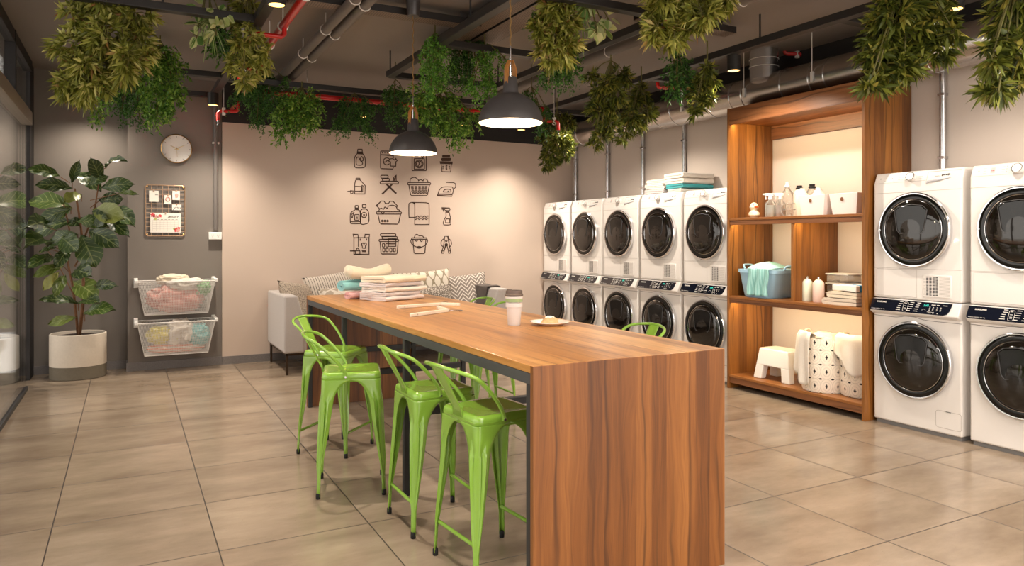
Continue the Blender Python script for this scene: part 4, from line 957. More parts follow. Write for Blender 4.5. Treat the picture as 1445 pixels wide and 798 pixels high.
# ------------------------------------------------------------------ table
TX0, TX1, TY0, TY1, TZ = 1.282, 2.198, 2.262, 5.985, .897
tb = thing('communal_table', 'long walnut waterfall bar table with black steel frame in the middle of the room', 'table', ((TX0 + TX1) / 2, (TY0 + TY1) / 2, 0))
ox, oy = tb.location.x, tb.location.y
def tbx(name, lo, hi, mat, bv=.003): return MB().box((lo[0] - ox, lo[1] - oy, lo[2]), (hi[0] - ox, hi[1] - oy, hi[2])).build(name, mat, tb, smooth=0, bevel=bv)
WT = .03
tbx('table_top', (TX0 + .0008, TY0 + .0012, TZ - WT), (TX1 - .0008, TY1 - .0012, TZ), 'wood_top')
tbx('end_panel', (TX0, TY0, 0), (TX1, TY0 + .022, TZ - .0012), 'wood_end_shaded', .001); tbx('end_panel', (TX0, TY1 - .022, 0), (TX1, TY1, TZ - .0012), 'wood_end_shaded', .001)
FT = .042
for x in (TX0 + .002, TX1 - FT - .002):
    tbx('top_rail', (x, TY0 + .022, TZ - WT - FT), (x + FT, TY1 - .022, TZ - WT), 'frame_grey')
    for y in (TY0 + .022, 3.635, 4.875, TY1 - .022 - FT): tbx('frame_leg', (x + (0 if x < 1.5 else .01), y + .004, 0), (x + (.032 if x < 1.5 else FT), y + .036, TZ - WT - FT), 'black_steel')
for y in (TY0 + .022, 3.635, 4.875, TY1 - .022 - FT): tbx('cross_rail', (TX0 + FT, y, .415), (TX1 - FT, y + FT, .455), 'black_steel')

# ------------------------------------------------------------------ bar stools (local +x faces the table)
def make_stool(label):
    t = thing('bar_stool', label, 'bar stool', (0, 0, 0), 0, 'green metal bar stools around the table')
    a, top, ft = .152, .648, .1775
    # seat pan
    def rr(w, r, z): return [(x, y, z) for x, y in rrect(w, w, r, 5)]
    L = [rr(2 * a, .035, .600), rr(2 * a, .035, .632), rr(2 * a - .006, .034, .641), rr(2 * a - .02, .03, .647), rr(2 * a - .05, .025, .646), rr(2 * a - .16, .02, .640)]
    n = len(L[0]); m = MB().add([p for r_ in L for p in r_], [(i * n + k, i * n + (k + 1) % n, (i + 1) * n + (k + 1) % n, (i + 1) * n + k) for i in range(len(L) - 1) for k in range(n)] + [tuple((len(L) - 1) * n + k for k in range(n))])
    m.build('seat', 'green', t, smooth=50, solid=.003)
    m = MB()
    for i in range(3):
        for s in (-1, 1): m.lathe([(0, .6402), (.0035, .6404), (0, .6408)], 8, (-.02 + .022 * i, s * .014, 0))
    m.build('drain_holes', 'vent_dk', t)
    MB().tube([(x, y, .622) for x, y, z in rr(2 * a + .002, .036, 0)], .0022, 6, closed=True).build('seat_bead', 'green', t)
    # legs: pressed L-section sheets flowing into the arches
    zs = [.612, .606, .598, .588, .575, .56, .54, .515, .485, .455, .42, .37, .30, .22, .16, .12, .06, .012]
    def wing(z):
        if z > .455: q = min(1.0, (z - .455) / .152); return a - (a - .058) * math.sqrt(max(0, 1 - q * q))
        return max(.0165, .058 - (.058 - .016) * ((.455 - z) / .33) ** 1.15)
    for sx in (-1, 1):
        for sy in (-1, 1):
            V = []; m = MB()
            for z in zs:
                c = ft + (a - ft) * (z / .612) ** .9; w = wing(z); rib = .0085 * min(1, max(0, (.56 - z) / .08)) * min(1, max(0, (z - .1) / .08))
                r = min(.018, w * .4)
                prof = [(w, 0), (w * .82, 0), (w * .66, -rib), (w * .52, 0), (w * .4, rib), (r * 1.05, 0)]
                ring_ = [(c - p, c - q) for p, q in prof] + [(c - r * .3, c - r * .3)] + [(c - q, c - p) for p, q in prof[::-1]]
                V += [(sx * x, sy * y, z) for x, y in ring_]
            k = len(ring_)
            m.add(V, [(i * k + j, i * k + j + 1, (i + 1) * k + j + 1, (i + 1) * k + j) for i in range(len(zs) - 1) for j in range(k - 1)])
            lg = m.build('leg', 'green', t, smooth=55, solid=.0035)
            MB().lathe([(.0105, 0), (.0118, .003), (.0118, .026), (.009, .03), (0, .03)], 14, (sx * (ft - .0085), sy * (ft - .0085), 0)).build('rubber_foot', 'rubber', lg)
    fz = .145; c = ft + (a - ft) * (fz / .612) ** .9 - .012
    for sx in (-1, 1): MB().tube([(sx * c, -c, fz), (sx * c, c, fz)], .0085, 10).build('footrest_bar', 'green', t)
    # low back: bent tube and flat splat
    half = [(-.03, .158, .625), (-.034, .160, .65), (-.062, .170, .695), (-.10, .182, .74), (-.15, .188, .79), (-.178, .186, .812), (-.205, .17, .826), (-.23, .135, .835), (-.247, .09, .841), (-.256, .045, .845)]
    pts = half + [(-.259, 0, .846)] + [(x, -y, z) for x, y, z in half[::-1]]
    MB().tube(bez(pts, 4), .0085, 10).build('back_tube', 'green', t)
    m = MB()
    for s in (-1, 1): m.tube([(-.03, s * .152, .628), (-.03, s * .168, .628)], .006, 8)
    m.build('tube_bolt', 'galv', t)
    V = []
    sp = [(-.153, .628, .04), (-.157, .66, .04), (-.19, .72, .042), (-.222, .78, .046), (-.250, .832, .048), (-.256, .846, .048)]
    m = MB(); N = 6
    for x, z, w in sp: V += [(x - .004 * (1 - abs(2 * i / N - 1)) * (1 if .66 < z < .83 else 0), -w + 2 * w * i / N, z) for i in range(N + 1)]
    m.add(V, [(j * (N + 1) + i, j * (N + 1) + i + 1, (j + 1) * (N + 1) + i + 1, (j + 1) * (N + 1) + i) for j in range(len(sp) - 1) for i in range(N)])
    m.build('back_splat', 'green', t, solid=.003)
    return t
st = [((1.192, 4.690), -45, 'green bar stool farthest back on the near long side, set diagonally'), ((1.086, 3.934), -16, 'green bar stool standing farthest out from the table on the near long side'),
      ((1.311, 3.285), 0, 'green bar stool third from the sofa on the near long side'), ((1.351, 2.756), 5.6, 'nearest green bar stool beside the end panel of the table'),
      ((2.52, 5.66), 180, 'green bar stool on the far side whose back shows in front of the sofa arm'), ((2.52, 5.2), 180, 'green bar stool on the far side with back partly behind the coffee cup'),
      ((2.52, 3.45), 176, 'green bar stool on the far side with back in front of a washing machine')]
s0 = make_stool(st[0][2])
for i, ((x, y), r_, lb) in enumerate(st):
    if i == 0: s0.location = (x, y, 0); s0.rotation_euler = (0, 0, R(r_))
    else: dup(s0, (x, y, 0), R(r_), lb)

# ------------------------------------------------------------------ things on the table
t = thing('coffee_cup', 'white takeaway cup with green band and brown lid on the table', 'cup', (1.81, 3.40, TZ), R(200))
MB().lathe([(.031, 0), (.033, .003), (.041, .118), (.0445, .119), (.0445, .124)], 36).build('cup_body', 'paper_cup', t)
MB().lathe([(.0425, .096), (.0445, .097), (.0445, .124), (.0425, .125)], 36).build('cup_sleeve', 'paper_cup', t)
MB().lathe([(.0435, .124), (.0452, .125), (.0458, .142), (.044, .143)], 36).build('green_band', 'cup_green', t)
MB().lathe([(.044, .142), (.0462, .143), (.0465, .153), (.0445, .154)], 36).build('upper_sleeve', 'paper_cup', t)
MB().lathe([(.0455, .153), (.049, .155), (.049, .164), (.045, .167), (.0435, .184), (.041, .185), (.039, .176), (0, .176)], 36).build('lid', 'cup_lid', t)
MB().prism([(.012, .175), (.04, .175), (.041, .193), (.036, .193), (.02, .182)], -.018, .018, lambda a, b, c: (a, c, b)).build('sip_spout', 'cup_lid', t, bevel=.004)
t = thing('plate', 'small white plate right of the coffee cup', 'plate', (1.985, 3.325, TZ))
MB().lathe([(0, .0), (.062, .0), (.07, .004), (.098, .014), (.105, .017), (.104, .02), (.096, .018), (.068, .0095), (.06, .007), (0, .007)], 48).build('plate_dish', 'plate', t)
o = None
t = thing('pastry', 'sugar-dusted pastry on the white plate', 'pastry', (1.985, 3.325, TZ + .0075), R(30))
def past(u, v):
    a = u * 2 * PI; ph = v * PI / 2; r_ = math.cos(ph); k = 1 + .09 * math.sin(5 * a) * (1 - v) + .06 * math.sin(v * 9 + a * 3)
    return (.058 * r_ * math.cos(a) * k, .042 * r_ * math.sin(a) * k, .036 * math.sin(ph) * (1 + .08 * math.sin(6 * a)))
MB().grid(past, 40, 12).build('pastry_crust', 'bread', t)
def past2(u, v):
    x, y, z = past(u, .66 + v * .34); return (x * 1.02, y * 1.02, z * 1.02 + .001)
MB().grid(past2, 40, 8).build('icing_sugar', 'sugar', t)
def coat_hanger(label, L, rz, pos, tilt=0.0, opening=R(28)):
    t = thing('clothes_hanger', label, 'hanger', pos, rz)
    c, s = math.cos(opening / 2), math.sin(opening / 2)
    for q in (1, -1):
        pts = [Vector((0, 0, .012)), Vector((-L * .35 * c, q * L * .35 * s, .012)), Vector((-L * c, q * L * s, .012))]
        d = (pts[2] - pts[0]).normalized(); n_ = Vector((-d.y, d.x, 0)); m = MB()
        sec = []
        for i, (k, w) in enumerate(((0, .012), (.12, .014), (.6, .015), (.92, .015), (1, .012))):
            p_ = pts[0] + (pts[2] - pts[0]) * k; sec.append([p_ + n_ * w / 2 + Vector((0, 0, -.009)), p_ - n_ * w / 2 + Vector((0, 0, -.009)), p_ - n_ * w / 2 + Vector((0, 0, .009)), p_ + n_ * w / 2 + Vector((0, 0, .009))])
        m.add([p_ for r_ in sec for p_ in r_], [(3, 2, 1, 0), (16, 17, 18, 19)] + [(i * 4 + k, i * 4 + (k + 1) % 4, i * 4 + 4 + (k + 1) % 4, i * 4 + 4 + k) for i in range(4) for k in range(4)])
        m.build('hanger_arm', 'hanger', t, bevel=.003)
        MB().tube([pts[2] - d * .04 + n_ * .009, pts[2] - d * .04 - n_ * .009], .0035, 8).build('end_peg', 'galv', t)
    MB().tube(bez([(0, 0, .012), (.03, 0, .012), (.05, .006, .012), (.065, .022, .012), (.085, .022, .012), (.095, .005, .012), (.088, -.012, .012)], 5), .0025, 8).build('hook', 'chrome', t)
pa, pb = at(578, 445, Z=TZ), at(632, 437, Z=TZ)
def hang2(label, A, B, C, hook):
    """two arms from the shoulder B to ends A and C, lying on the table, and a wire hook"""
    t = thing('clothes_hanger', label, 'hanger', (B.x, B.y, TZ)); Bv = Vector((0, 0, .011))
    for E_ in (A, C):
        d = Vector((E_.x - B.x, E_.y - B.y, 0)); n_ = Vector((-d.y, d.x, 0)).normalized(); sec = []
        for k, w in ((-.03, .012), (.12, .015), (.6, .016), (.94, .016), (1, .012)):
            p_ = Bv + d * k; sec += [p_ + n_ * w / 2 + Vector((0, 0, -.0105)), p_ - n_ * w / 2 + Vector((0, 0, -.0105)), p_ - n_ * w / 2 + Vector((0, 0, .0105)), p_ + n_ * w / 2 + Vector((0, 0, .0105))]
        MB().add(sec, [(3, 2, 1, 0), (16, 17, 18, 19)] + [(i * 4 + k, i * 4 + (k + 1) % 4, i * 4 + 4 + (k + 1) % 4, i * 4 + 4 + k) for i in range(4) for k in range(4)]).build('hanger_arm', 'hanger', t, bevel=.003)
        q = Bv + d * .84; MB().tube([q + n_ * .0095, q - n_ * .0095], .0035, 8).build('end_peg', 'galv', t)
    h = Vector((hook.x - B.x, hook.y - B.y, .011)); hd = (h - Bv).normalized(); hn = Vector((-hd.y, hd.x, 0)); Lh = (h - Bv).length
    MB().tube(bez([Bv, Bv + hd * Lh * .45, Bv + hd * Lh * .6 + hn * .02, Bv + hd * Lh * .85 + hn * .025, Bv + hd * Lh + hn * .0, Bv + hd * Lh * .9 - hn * .02], 5), .0028, 8).build('hook', 'chrome', t)
T = lambda u, v: at(u, v, Z=TZ + .011)
hang2('white clothes hanger nearer the table edge, opened like a V', T(579, 444.5), T(632, 437.5), T(617, 433), T(652, 438.5))
hang2('white clothes hanger lying behind the other, nearer the folded towels', T(560, 433), T(622, 428.5), T(649, 429.5), T(630, 426))
# folded towels on the table
ang = R(24); hx = Vector((math.cos(ang), math.sin(ang), 0)); hy = Vector((-math.sin(ang), math.cos(ang), 0))
base = Vector((1.835, 5.20, TZ)); ce = base + hy * .13
hs = [(.034, 't_grey', 'bottom grey-white towel of the folded stack on the table'), (.03, 't_grey', 'second towel from the bottom of the stack on the table'), (.036, 't_white', 'third towel from the bottom of the stack on the table'), (.03, 't_grey', 'thin grey towel just under the top of the stack on the table'), (.046, 't_cream', 'thick cream towel on top of the stack on the table')]
z = TZ
for i, (h_, mt, lb) in enumerate(hs):
    w = [.395, .37, .42, .37, .41][i]; off = [.0, -.02, .024, -.016, .008][i]
    folded('folded_towel', lb, 'towel', ce + hx * off + hy * (.006 * (i % 2)) + Vector((0, 0, z - TZ)), ang - PI / 2 + [.0, .04, -.05, .03, -.02][i], .27, w, h_, mt, 'towels stacked on the table', 2, i, .014); z += h_ + .0008
bk = base + hy * .42
rolled('rolled_towel', 'pink towel lying at the foot of the rolled towels on the table', 'towel', bk + hx * -.12 + hy * -.05 + Vector((0, 0, .029)), ang + PI / 2, .028, .22, 't_pink', seed=4, rx=1.6)
rolled('rolled_towel', 'teal rolled towel behind the folded stack on the table', 'towel', bk + hx * -.06 + hy * .02 + Vector((0, 0, .098)), ang + PI / 2, .04, .36, 't_teal', seed=5, rx=1.3)
folded('folded_towel', 'white towel under the rolled towels behind the folded stack', 'towel', bk + hx * .06 + hy * .02, ang, .36, .22, .058, 't_white', None, 2, 71, .008)
def bolster(u, v):
    s = u; a = v * 2 * PI; x = -.20 + .42 * s; sag = .03 * (2 * s - 1) ** 2; r_ = .045 * (1 + .12 * math.sin(s * 9)) * (1 if 0.001 < s < .999 else .02)
    p_ = bk + hx * x + hy * (.0 + r_ * 1.15 * math.cos(a)); return (p_.x, p_.y, TZ + .185 + sag + r_ * math.sin(a))
tag(MB().grid(bolster, 28, 20).build('rolled_towel', 't_cream', None, smooth=60), 'thick cream rolled towel on top behind the folded stack', 'towel')

# ------------------------------------------------------------------ sofa with cushions
SX0, SX1, SYF, SYB_ = 1.372, 3.872, 7.42, 8.395
sf = thing('sofa', 'long grey fabric sofa against the back wall', 'sofa', ((SX0 + SX1) / 2, (SYF + SYB_) / 2, 0)); fx, fy = sf.location.x, sf.location.y
def sfb(name, lo, hi, mat='sofa', bv=.03, sg=4): return MB().box((lo[0] - fx, lo[1] - fy, lo[2]), (hi[0] - fx, hi[1] - fy, hi[2])).build(name, mat, sf, smooth=40, bevel=bv, seg=sg)
sfb('seat_base', (SX0 + .02, SYF + .02, .215), (SX1 - .02, SYB_, .36))
for i in range(2): sfb('seat_cushion', (SX0 + .15 + 1.1 * i, SYF - .0, .36), (SX0 + .15 + 1.1 * (i + 1) - .005, SYB_ - .2, .49), bv=.04)
sfb('backrest', (SX0 + .1, SYB_ - .2, .3), (SX1 - .1, SYB_, .80), bv=.04)
for x, s in ((SX0, 1), (SX1, -1)):
    P = [(0, .215), (0, .79), (s * .13, .79), (s * .185, .6), (s * .2, .36), (s * .2, .215)]
    MB().prism(P, SYF - fy, SYB_ - fy, lambda a, b, c: (a + x - fx, c, b)).build('arm', 'sofa', sf, smooth=40, bevel=.022, seg=4)
for x in (SX0 + .02, SX1 - .045):
    for y in (SYF + .02, SYB_ - .06):
        MB().box((x - fx, y - fy, 0), (x - fx + .022, y - fy + .022, .195)).build('leg', 'leg_brown', sf, bevel=.002)
    MB().box((x - fx, SYF + .02 - fy, .193), (x - fx + .022, SYB_ - .04 - fy, .216)).build('foot_rail', 'leg_brown', sf, bevel=.002)
MB().box((SX0 + .02 - fx, SYF + .02 - fy, .193), (SX1 - .023 - fx, SYF + .042 - fy, .216)).build('foot_rail', 'leg_brown', sf, bevel=.002)
def cushion(label, c, w, h, th, mat, rot, fringe=False):
    def face(sgn):
        def fn(u, v):
            x, y = 2 * u - 1, 2 * v - 1
            pin = 1 - .07 * (1 - abs(x) ** 2) * abs(y) ** 6, 1 - .07 * (1 - abs(y) ** 2) * abs(x) ** 6
            b = ((1 - x ** 4) * (1 - y ** 4)) ** .55
            return (x * w / 2 * pin[1], y * h / 2 * pin[0], sgn * th / 2 * b)
        return fn
    t = thing('cushion', label, 'cushion', c); t.rotation_euler = rot
    m = MB().grid(face(1), 18, 18).grid(face(-1), 18, 18); ob = m.build('cushion_cover', mat, t, recalc=False, smooth=80)
    bm = bmesh.new(); bm.from_mesh(ob.data); bmesh.ops.remove_doubles(bm, verts=bm.verts, dist=.0005); bmesh.ops.recalc_face_normals(bm, faces=bm.faces); bm.to_mesh(ob.data); bm.free()
    f = face(1); rim = [f(i / 12, 0) for i in range(12)] + [f(1, i / 12) for i in range(12)] + [f(1 - i / 12, 1) for i in range(12)] + [f(0, 1 - i / 12) for i in range(12)]
    MB().tube(rim, .005, 6, closed=True).build('piping', mat, t)
    return t
def cz(u, v, Y): return at(u, v, Y=Y)
lean = R(68)
cushion('brown-grey knitted cushion leaning over the left sofa arm', cz(424, 428, 7.9), .50, .50, .16, 'knit', (R(62), R(8), R(38)))
cushion('grey pinstripe cushion, second from the left on the sofa', cz(474, 413, 8.02), .62, .50, .16, 'pin', (R(58), R(-8), R(4)))
cushion('straw striped cushion mostly hidden behind the rolled towels', cz(519, 417, 8.05), .44, .44, .14, 'yel_stripe', (R(66), R(6), R(-4)))
cushion('pale net-patterned cushion lying low in front of the pinstripe cushion', cz(492, 424, 7.72), .58, .36, .15, 'hex', (R(42), 0, R(4)))
cushion('large ikat diamond cushion in the middle right of the sofa', cz(599, 412, 8.06), .70, .52, .16, 'ikat', (R(72), R(-4), R(-2)))
cushion('speckled woven cushion in front of the ikat cushion', cz(606, 428, 7.86), .60, .42, .15, 'speck', (R(66), R(-3), R(-3)))
cushion('grey and white chevron cushion beside the right sofa arm', cz(659, 415, 8.0), .52, .52, .16, 'chev', (R(66), R(-6), R(-14)))
def throw(u, v):
    y = SYF + .22 + u * .36; q = (v - .5) * .9; w = .012 * math.sin(u * 11 + v * 3)
    x = SX1 - .075
    if q < -.1: return (x - .085 - (abs(q) - .1) * .16 + w - .008, y + .01 * math.sin(v * 7), .805 - (abs(q) - .1) * 1.0)
    if q > .1: return (x + .083 + w * .3, y, .805 - (q - .1) * .6)
    return (x + q * .83, y, .805 + .006 * math.sin(u * 9))
drape('throw_blanket', 'charcoal throw hanging over the right sofa arm', 'blanket', throw, 16, 34, 'throw', .01)

# ------------------------------------------------------------------ wall decals: line icons drawn in the crops they were measured in
def decal(label, lines, x0, y0, sc=9.39, w=.0108):
    cx = sum(p[0] for l in lines for p in l[0]) / sum(len(l[0]) for l in lines); cy = sum(p[1] for l in lines for p in l[0]) / sum(len(l[0]) for l in lines)
    c = at(x0 + cx / sc, y0 + cy / sc, Y=8.42); m = MB()
    fn = lambda a, b, h: (a - c.x, -.0004 - h, b - c.z)
    for l in lines:
        pts = [at(x0 + p[0] / sc, y0 + p[1] / sc, Y=8.42) for p in l[0]]; pts = [(p.x, p.z) for p in pts]
        if len(l) > 1 and l[1] == 'f':
            m.prism(pts, .0004, .0016, lambda a, b, h: (a - c.x, -h, b - c.z))
        else: m.ribbon(pts, w * (l[2] if len(l) > 2 else 1), .0012, fn, closed=len(l) > 1 and l[1] == 'c')
    o = m.build('wall_decal', 'decal', None, smooth=0); o.location = (c.x, 8.42, c.z); return tag(o, label, 'wall decal')
def circ(x, y, r, n=20, a0=0, a1=360, ry=None): return [(x + r * math.cos(R(a)), y + (ry or r) * math.sin(R(a))) for a in np.linspace(a0, a1, n + 1)[:(-1 if a1 - a0 == 360 else None)]]
def rct(x0, y0, x1, y1, r=6): return rrect(x1 - x0, y1 - y0, r, 3, (x0 + x1) / 2, (y0 + y1) / 2)
A0 = (480, 200); B0 = (565, 200); C0 = (480, 280); D0 = (565, 280)
sp = lambda *p: [tuple(q)[:2] for q in bez([(a, b, 0) for a, b in p], 4)]
decal('black line icon of a detergent bottle, top left of the wall icons', [(rct(232, 98, 292, 138), 'c'), ([(225, 138), (300, 138), (300, 156), (222, 156)], 'c'), (sp((222, 158), (200, 190), (188, 230), (190, 310), (205, 340), (260, 345), (318, 338), (332, 310), (332, 230), (318, 185), (300, 158)),), (sp((225, 205), (212, 230), (214, 295), (235, 308), (285, 306), (295, 275), (270, 250), (245, 205), (225, 205)),), (sp((262, 240), (282, 195), (302, 215), (304, 245), (285, 255), (262, 240)),)], *A0)
decal('black line icon of a washing machine with a T-shirt, top row of the wall icons', [([(705, 215), (705, 180), (535, 170), (535, 350), (550, 355), (700, 360), (705, 335)],), ([(535, 170), (535, 128), (548, 122), (702, 122), (706, 135), (706, 182)],), (circ(560, 146, 7, 10), 'f'), (circ(592, 146, 7, 10), 'f'), (circ(626, 146, 7, 10), 'f'), (circ(618, 258, 46, 18, 40, 320),), (sp((572, 262), (595, 268), (620, 250), (640, 252)),), ([(665, 225), (700, 222), (720, 240), (735, 222), (755, 250), (738, 262), (736, 322), (668, 320), (668, 262), (650, 268), (645, 245)], 'c')], *A0)
decal('black line icon of a front loader half hidden under the small pendant', [(rct(155, 150, 342, 380), 'c'), (rct(182, 222, 318, 362), 'c'), (circ(248, 292, 52), 'c'), (circ(248, 292, 38), 'c'), (sp((235, 262), (250, 285), (235, 320)),), ([(190, 190), (240, 190), (240, 205), (190, 205)], 'f'), (circ(292, 197, 14), 'c')], *B0)
decal('black line icon of a small basket heaped with dark laundry, top right of the icons', [(rct(552, 172, 660, 205, 15), 'f'), (rct(540, 210, 672, 255, 20), 'f'), ([(522, 268), (692, 268), (688, 285), (526, 285)], 'c'), ([(540, 288), (552, 395), (665, 398), (676, 288)],)] + [([(x, y), (x + 18, y)],) for x in (556, 598, 640) for y in (305, 325, 348, 370)] + [([(600, y), (622, y)],) for y in (312, 335, 358)], *B0)
decal('black line icon of a jug beside a measuring scoop, second row left', [(rct(210, 482, 262, 502, 6), 'c'), ([(205, 505), (192, 560), (192, 688), (328, 690), (332, 580), (264, 505)],), ([(192, 590), (280, 592), (280, 655), (192, 655)],), ([(290, 570), (312, 590), (312, 660), (288, 668)], 'c'), ([(95, 655), (130, 655), (136, 648), (172, 650), (168, 682), (142, 684), (138, 655)],)], *A0)
decal('black line icon of an ironing board with iron, second row', [(rct(530, 522, 772, 556, 14), 'c'), (rct(538, 443, 635, 482, 14), 'c'), (rct(560, 484, 652, 520, 14), 'c'), ([(700, 520), (712, 470), (738, 440), (742, 520)], 'c'), ([(718, 515), (722, 480)],), ([(605, 560), (740, 690)],), ([(622, 560), (748, 680)],), ([(680, 560), (550, 690)],), ([(692, 565), (560, 695)],)], *A0)
decal('black line icon of a wide basket with round laundry, second row', [(rct(95, 540, 400, 568, 12), 'c'), ([(112, 572), (135, 700), (150, 712), (345, 712), (358, 700), (385, 572)],), (sp((128, 538), (135, 490), (185, 470), (230, 495), (242, 520)),), (sp((236, 520), (265, 500), (305, 520)),), (sp((298, 522), (315, 495), (350, 500), (370, 538)),)] + [(rct(x, y, x + 30, y + 14, 5), 'c', .8) for y, xs in ((590, (142, 190, 238, 282, 325)), (616, (145, 192, 238, 280, 322)), (644, (150, 194, 238, 279, 318)), (672, (155, 198, 238, 278, 314))) for x in xs], *B0)
decal('black line icon of an iron with cord, second row right', [([(485, 708), (682, 722), (690, 695), (498, 690)], 'c'), (sp((498, 690), (515, 640), (550, 605), (600, 595), (690, 598)),), ([(690, 598), (702, 640), (690, 695)],), (sp((565, 662), (590, 632), (655, 630), (662, 662), (565, 662)),), (circ(632, 655, 9, 12), 'f'), ([(605, 536), (700, 540)],), (sp((700, 540), (728, 555), (730, 600), (705, 622)),)], *B0)
decal('black line icon of two detergent bottles, third row left', [(rct(198, 92, 240, 125, 8), 'c'), ([(196, 128), (242, 128), (240, 145), (198, 145)], 'c'), (sp((195, 150), (150, 180), (135, 215), (135, 305), (150, 330), (262, 330), (270, 320), (268, 185), (240, 148)),), ([(135, 305), (268, 305)],), (rct(192, 212, 248, 285, 8), 'c'), ([(205, 262), (236, 262)],), ([(208, 245), (234, 245)],), (sp((185, 180), (152, 210), (150, 240), (160, 255), (168, 225), (185, 180)),), (rct(295, 78, 340, 120, 8), 'c'), ([(288, 138), (340, 138)],), (sp((290, 138), (262, 170), (268, 185), (272, 330), (350, 332), (375, 310), (382, 260), (372, 170), (342, 138)),), (circ(316, 218, 34), 'c'), ([(302, 215), (330, 215)],), ([(300, 230), (332, 230)],)], *C0)
decal('black line icon of a foaming tub with a shirt, third row', [(rct(478, 175, 812, 205, 14), 'c'), ([(500, 208), (525, 320), (540, 335), (760, 338), (775, 322), (800, 208)],), (sp((512, 172), (520, 140), (545, 128), (575, 140), (592, 112), (625, 128), (640, 100), (690, 88), (740, 105), (758, 145), (780, 150), (786, 172)),), ([(518, 130), (480, 95), (545, 32), (582, 35), (600, 65), (640, 65), (660, 35), (700, 36), (762, 100), (745, 122)],), (circ(558, 296, 11, 12), 'c'), (circ(592, 296, 11, 12), 'c'), (circ(628, 296, 11, 12), 'c'), (sp((540, 180), (565, 198), (585, 180)),)], *C0)
decal('black line icon of a hanging towel with waves, third row', [(sp((150, 50), (120, 62), (112, 90), (114, 240), (130, 248), (188, 248)),), (sp((150, 50), (178, 62), (190, 90), (190, 325), (205, 342), (365, 342), (380, 325), (380, 90), (365, 62), (340, 54)),), ([(150, 50), (340, 54)],), ([(192 + 6 * i, 238 + 9 * math.sin(i * .82)) for i in range(31)],), ([(192 + 6 * i, 268 + 9 * math.sin(i * .82)) for i in range(31)],)], *D0)
decal('black line icon of a spray bottle, third row right', [([(548, 125), (652, 125), (658, 145), (645, 160), (598, 160), (585, 145), (550, 140)], 'c'), ([(600, 162), (648, 162), (648, 180), (600, 180)], 'c'), (sp((600, 182), (605, 235), (575, 290), (570, 335), (590, 348), (655, 346), (668, 330), (664, 260), (645, 182)),), ([(595, 320), (598, 285), (612, 268), (652, 268), (654, 322)], 'c'), ([(565, 142), (575, 175)],)], *D0)
decal('black line icon of a washing powder box with scoop, bottom left', [([(182, 518), (382, 518), (382, 736), (182, 736)], 'c'), ([(182, 518), (172, 475), (235, 475), (240, 518)],), ([(325, 518), (330, 475), (390, 475), (382, 518)],), ([(242, 518), (242, 640)],), ([(265, 530), (265, 558)],), ([(350, 530), (350, 556)],), ([(290, 590), (305, 588), (315, 605), (325, 588), (345, 592), (348, 618), (335, 625), (335, 655), (295, 655), (292, 625), (278, 618)], 'c'), ([(130, 692), (200, 692)], '', 1.4), (rct(200, 690, 262, 735, 8), 'c'), (sp((205, 690), (230, 655), (260, 690)),), ([(285, 690), (345, 690)],), ([(290, 702), (345, 702)],)], *C0)
decal('black line icon of a basket with folded towels, bottom row', [(rct(532, 462, 738, 500, 18), 'c'), (rct(555, 502, 758, 536, 16), 'c'), (rct(515, 540, 776, 568, 12), 'c'), ([(528, 570), (542, 722), (555, 732), (745, 732), (756, 720), (768, 570)],), ([(640, 532), (738, 532), (738, 632), (640, 632)], 'c'), ([(642, 590), (736, 590), (736, 606), (642, 606)], 'f'), (rct(560, 596, 588, 640, 5), 'c'), (rct(606, 596, 634, 640, 5), 'c'), (rct(565, 658, 592, 702, 5), 'c'), (rct(608, 658, 636, 702, 5), 'c'), (rct(658, 658, 686, 702, 5), 'c'), (rct(706, 658, 732, 702, 5), 'c')], *C0)
decal('black line icon of a foaming bucket, bottom row', [([(165, 535), (180, 715), (190, 726), (318, 726), (325, 715), (338, 535)],), (rct(150, 520, 350, 540, 6), 'c'), (sp((182, 518), (200, 480), (225, 476), (250, 492), (285, 492), (318, 518)),), (sp((198, 540), (205, 562), (222, 560), (230, 540)),), (sp((262, 540), (272, 568), (288, 560), (292, 540)),), (sp((150, 530), (138, 565), (160, 610), (215, 640), (285, 640), (340, 605), (360, 560), (350, 530)),), (rct(228, 634, 268, 656, 8), 'c')], *D0)
decal('black line icon of a clothes peg, bottom right of the wall icons', [([(588, 500), (630, 500), (652, 640), (665, 690), (660, 722), (642, 722), (635, 690), (612, 600), (605, 600), (580, 690), (572, 722), (550, 722), (550, 690), (570, 640)], 'c'), (circ(608, 612, 16, 14), 'c'), (circ(608, 560, 11, 12), 'c'), (sp((578, 530), (545, 560), (540, 605), (565, 640)),), (sp((640, 530), (670, 560), (676, 605), (655, 640)),), ([(552, 692), (580, 692)],), ([(636, 692), (664, 692)],)], *D0)

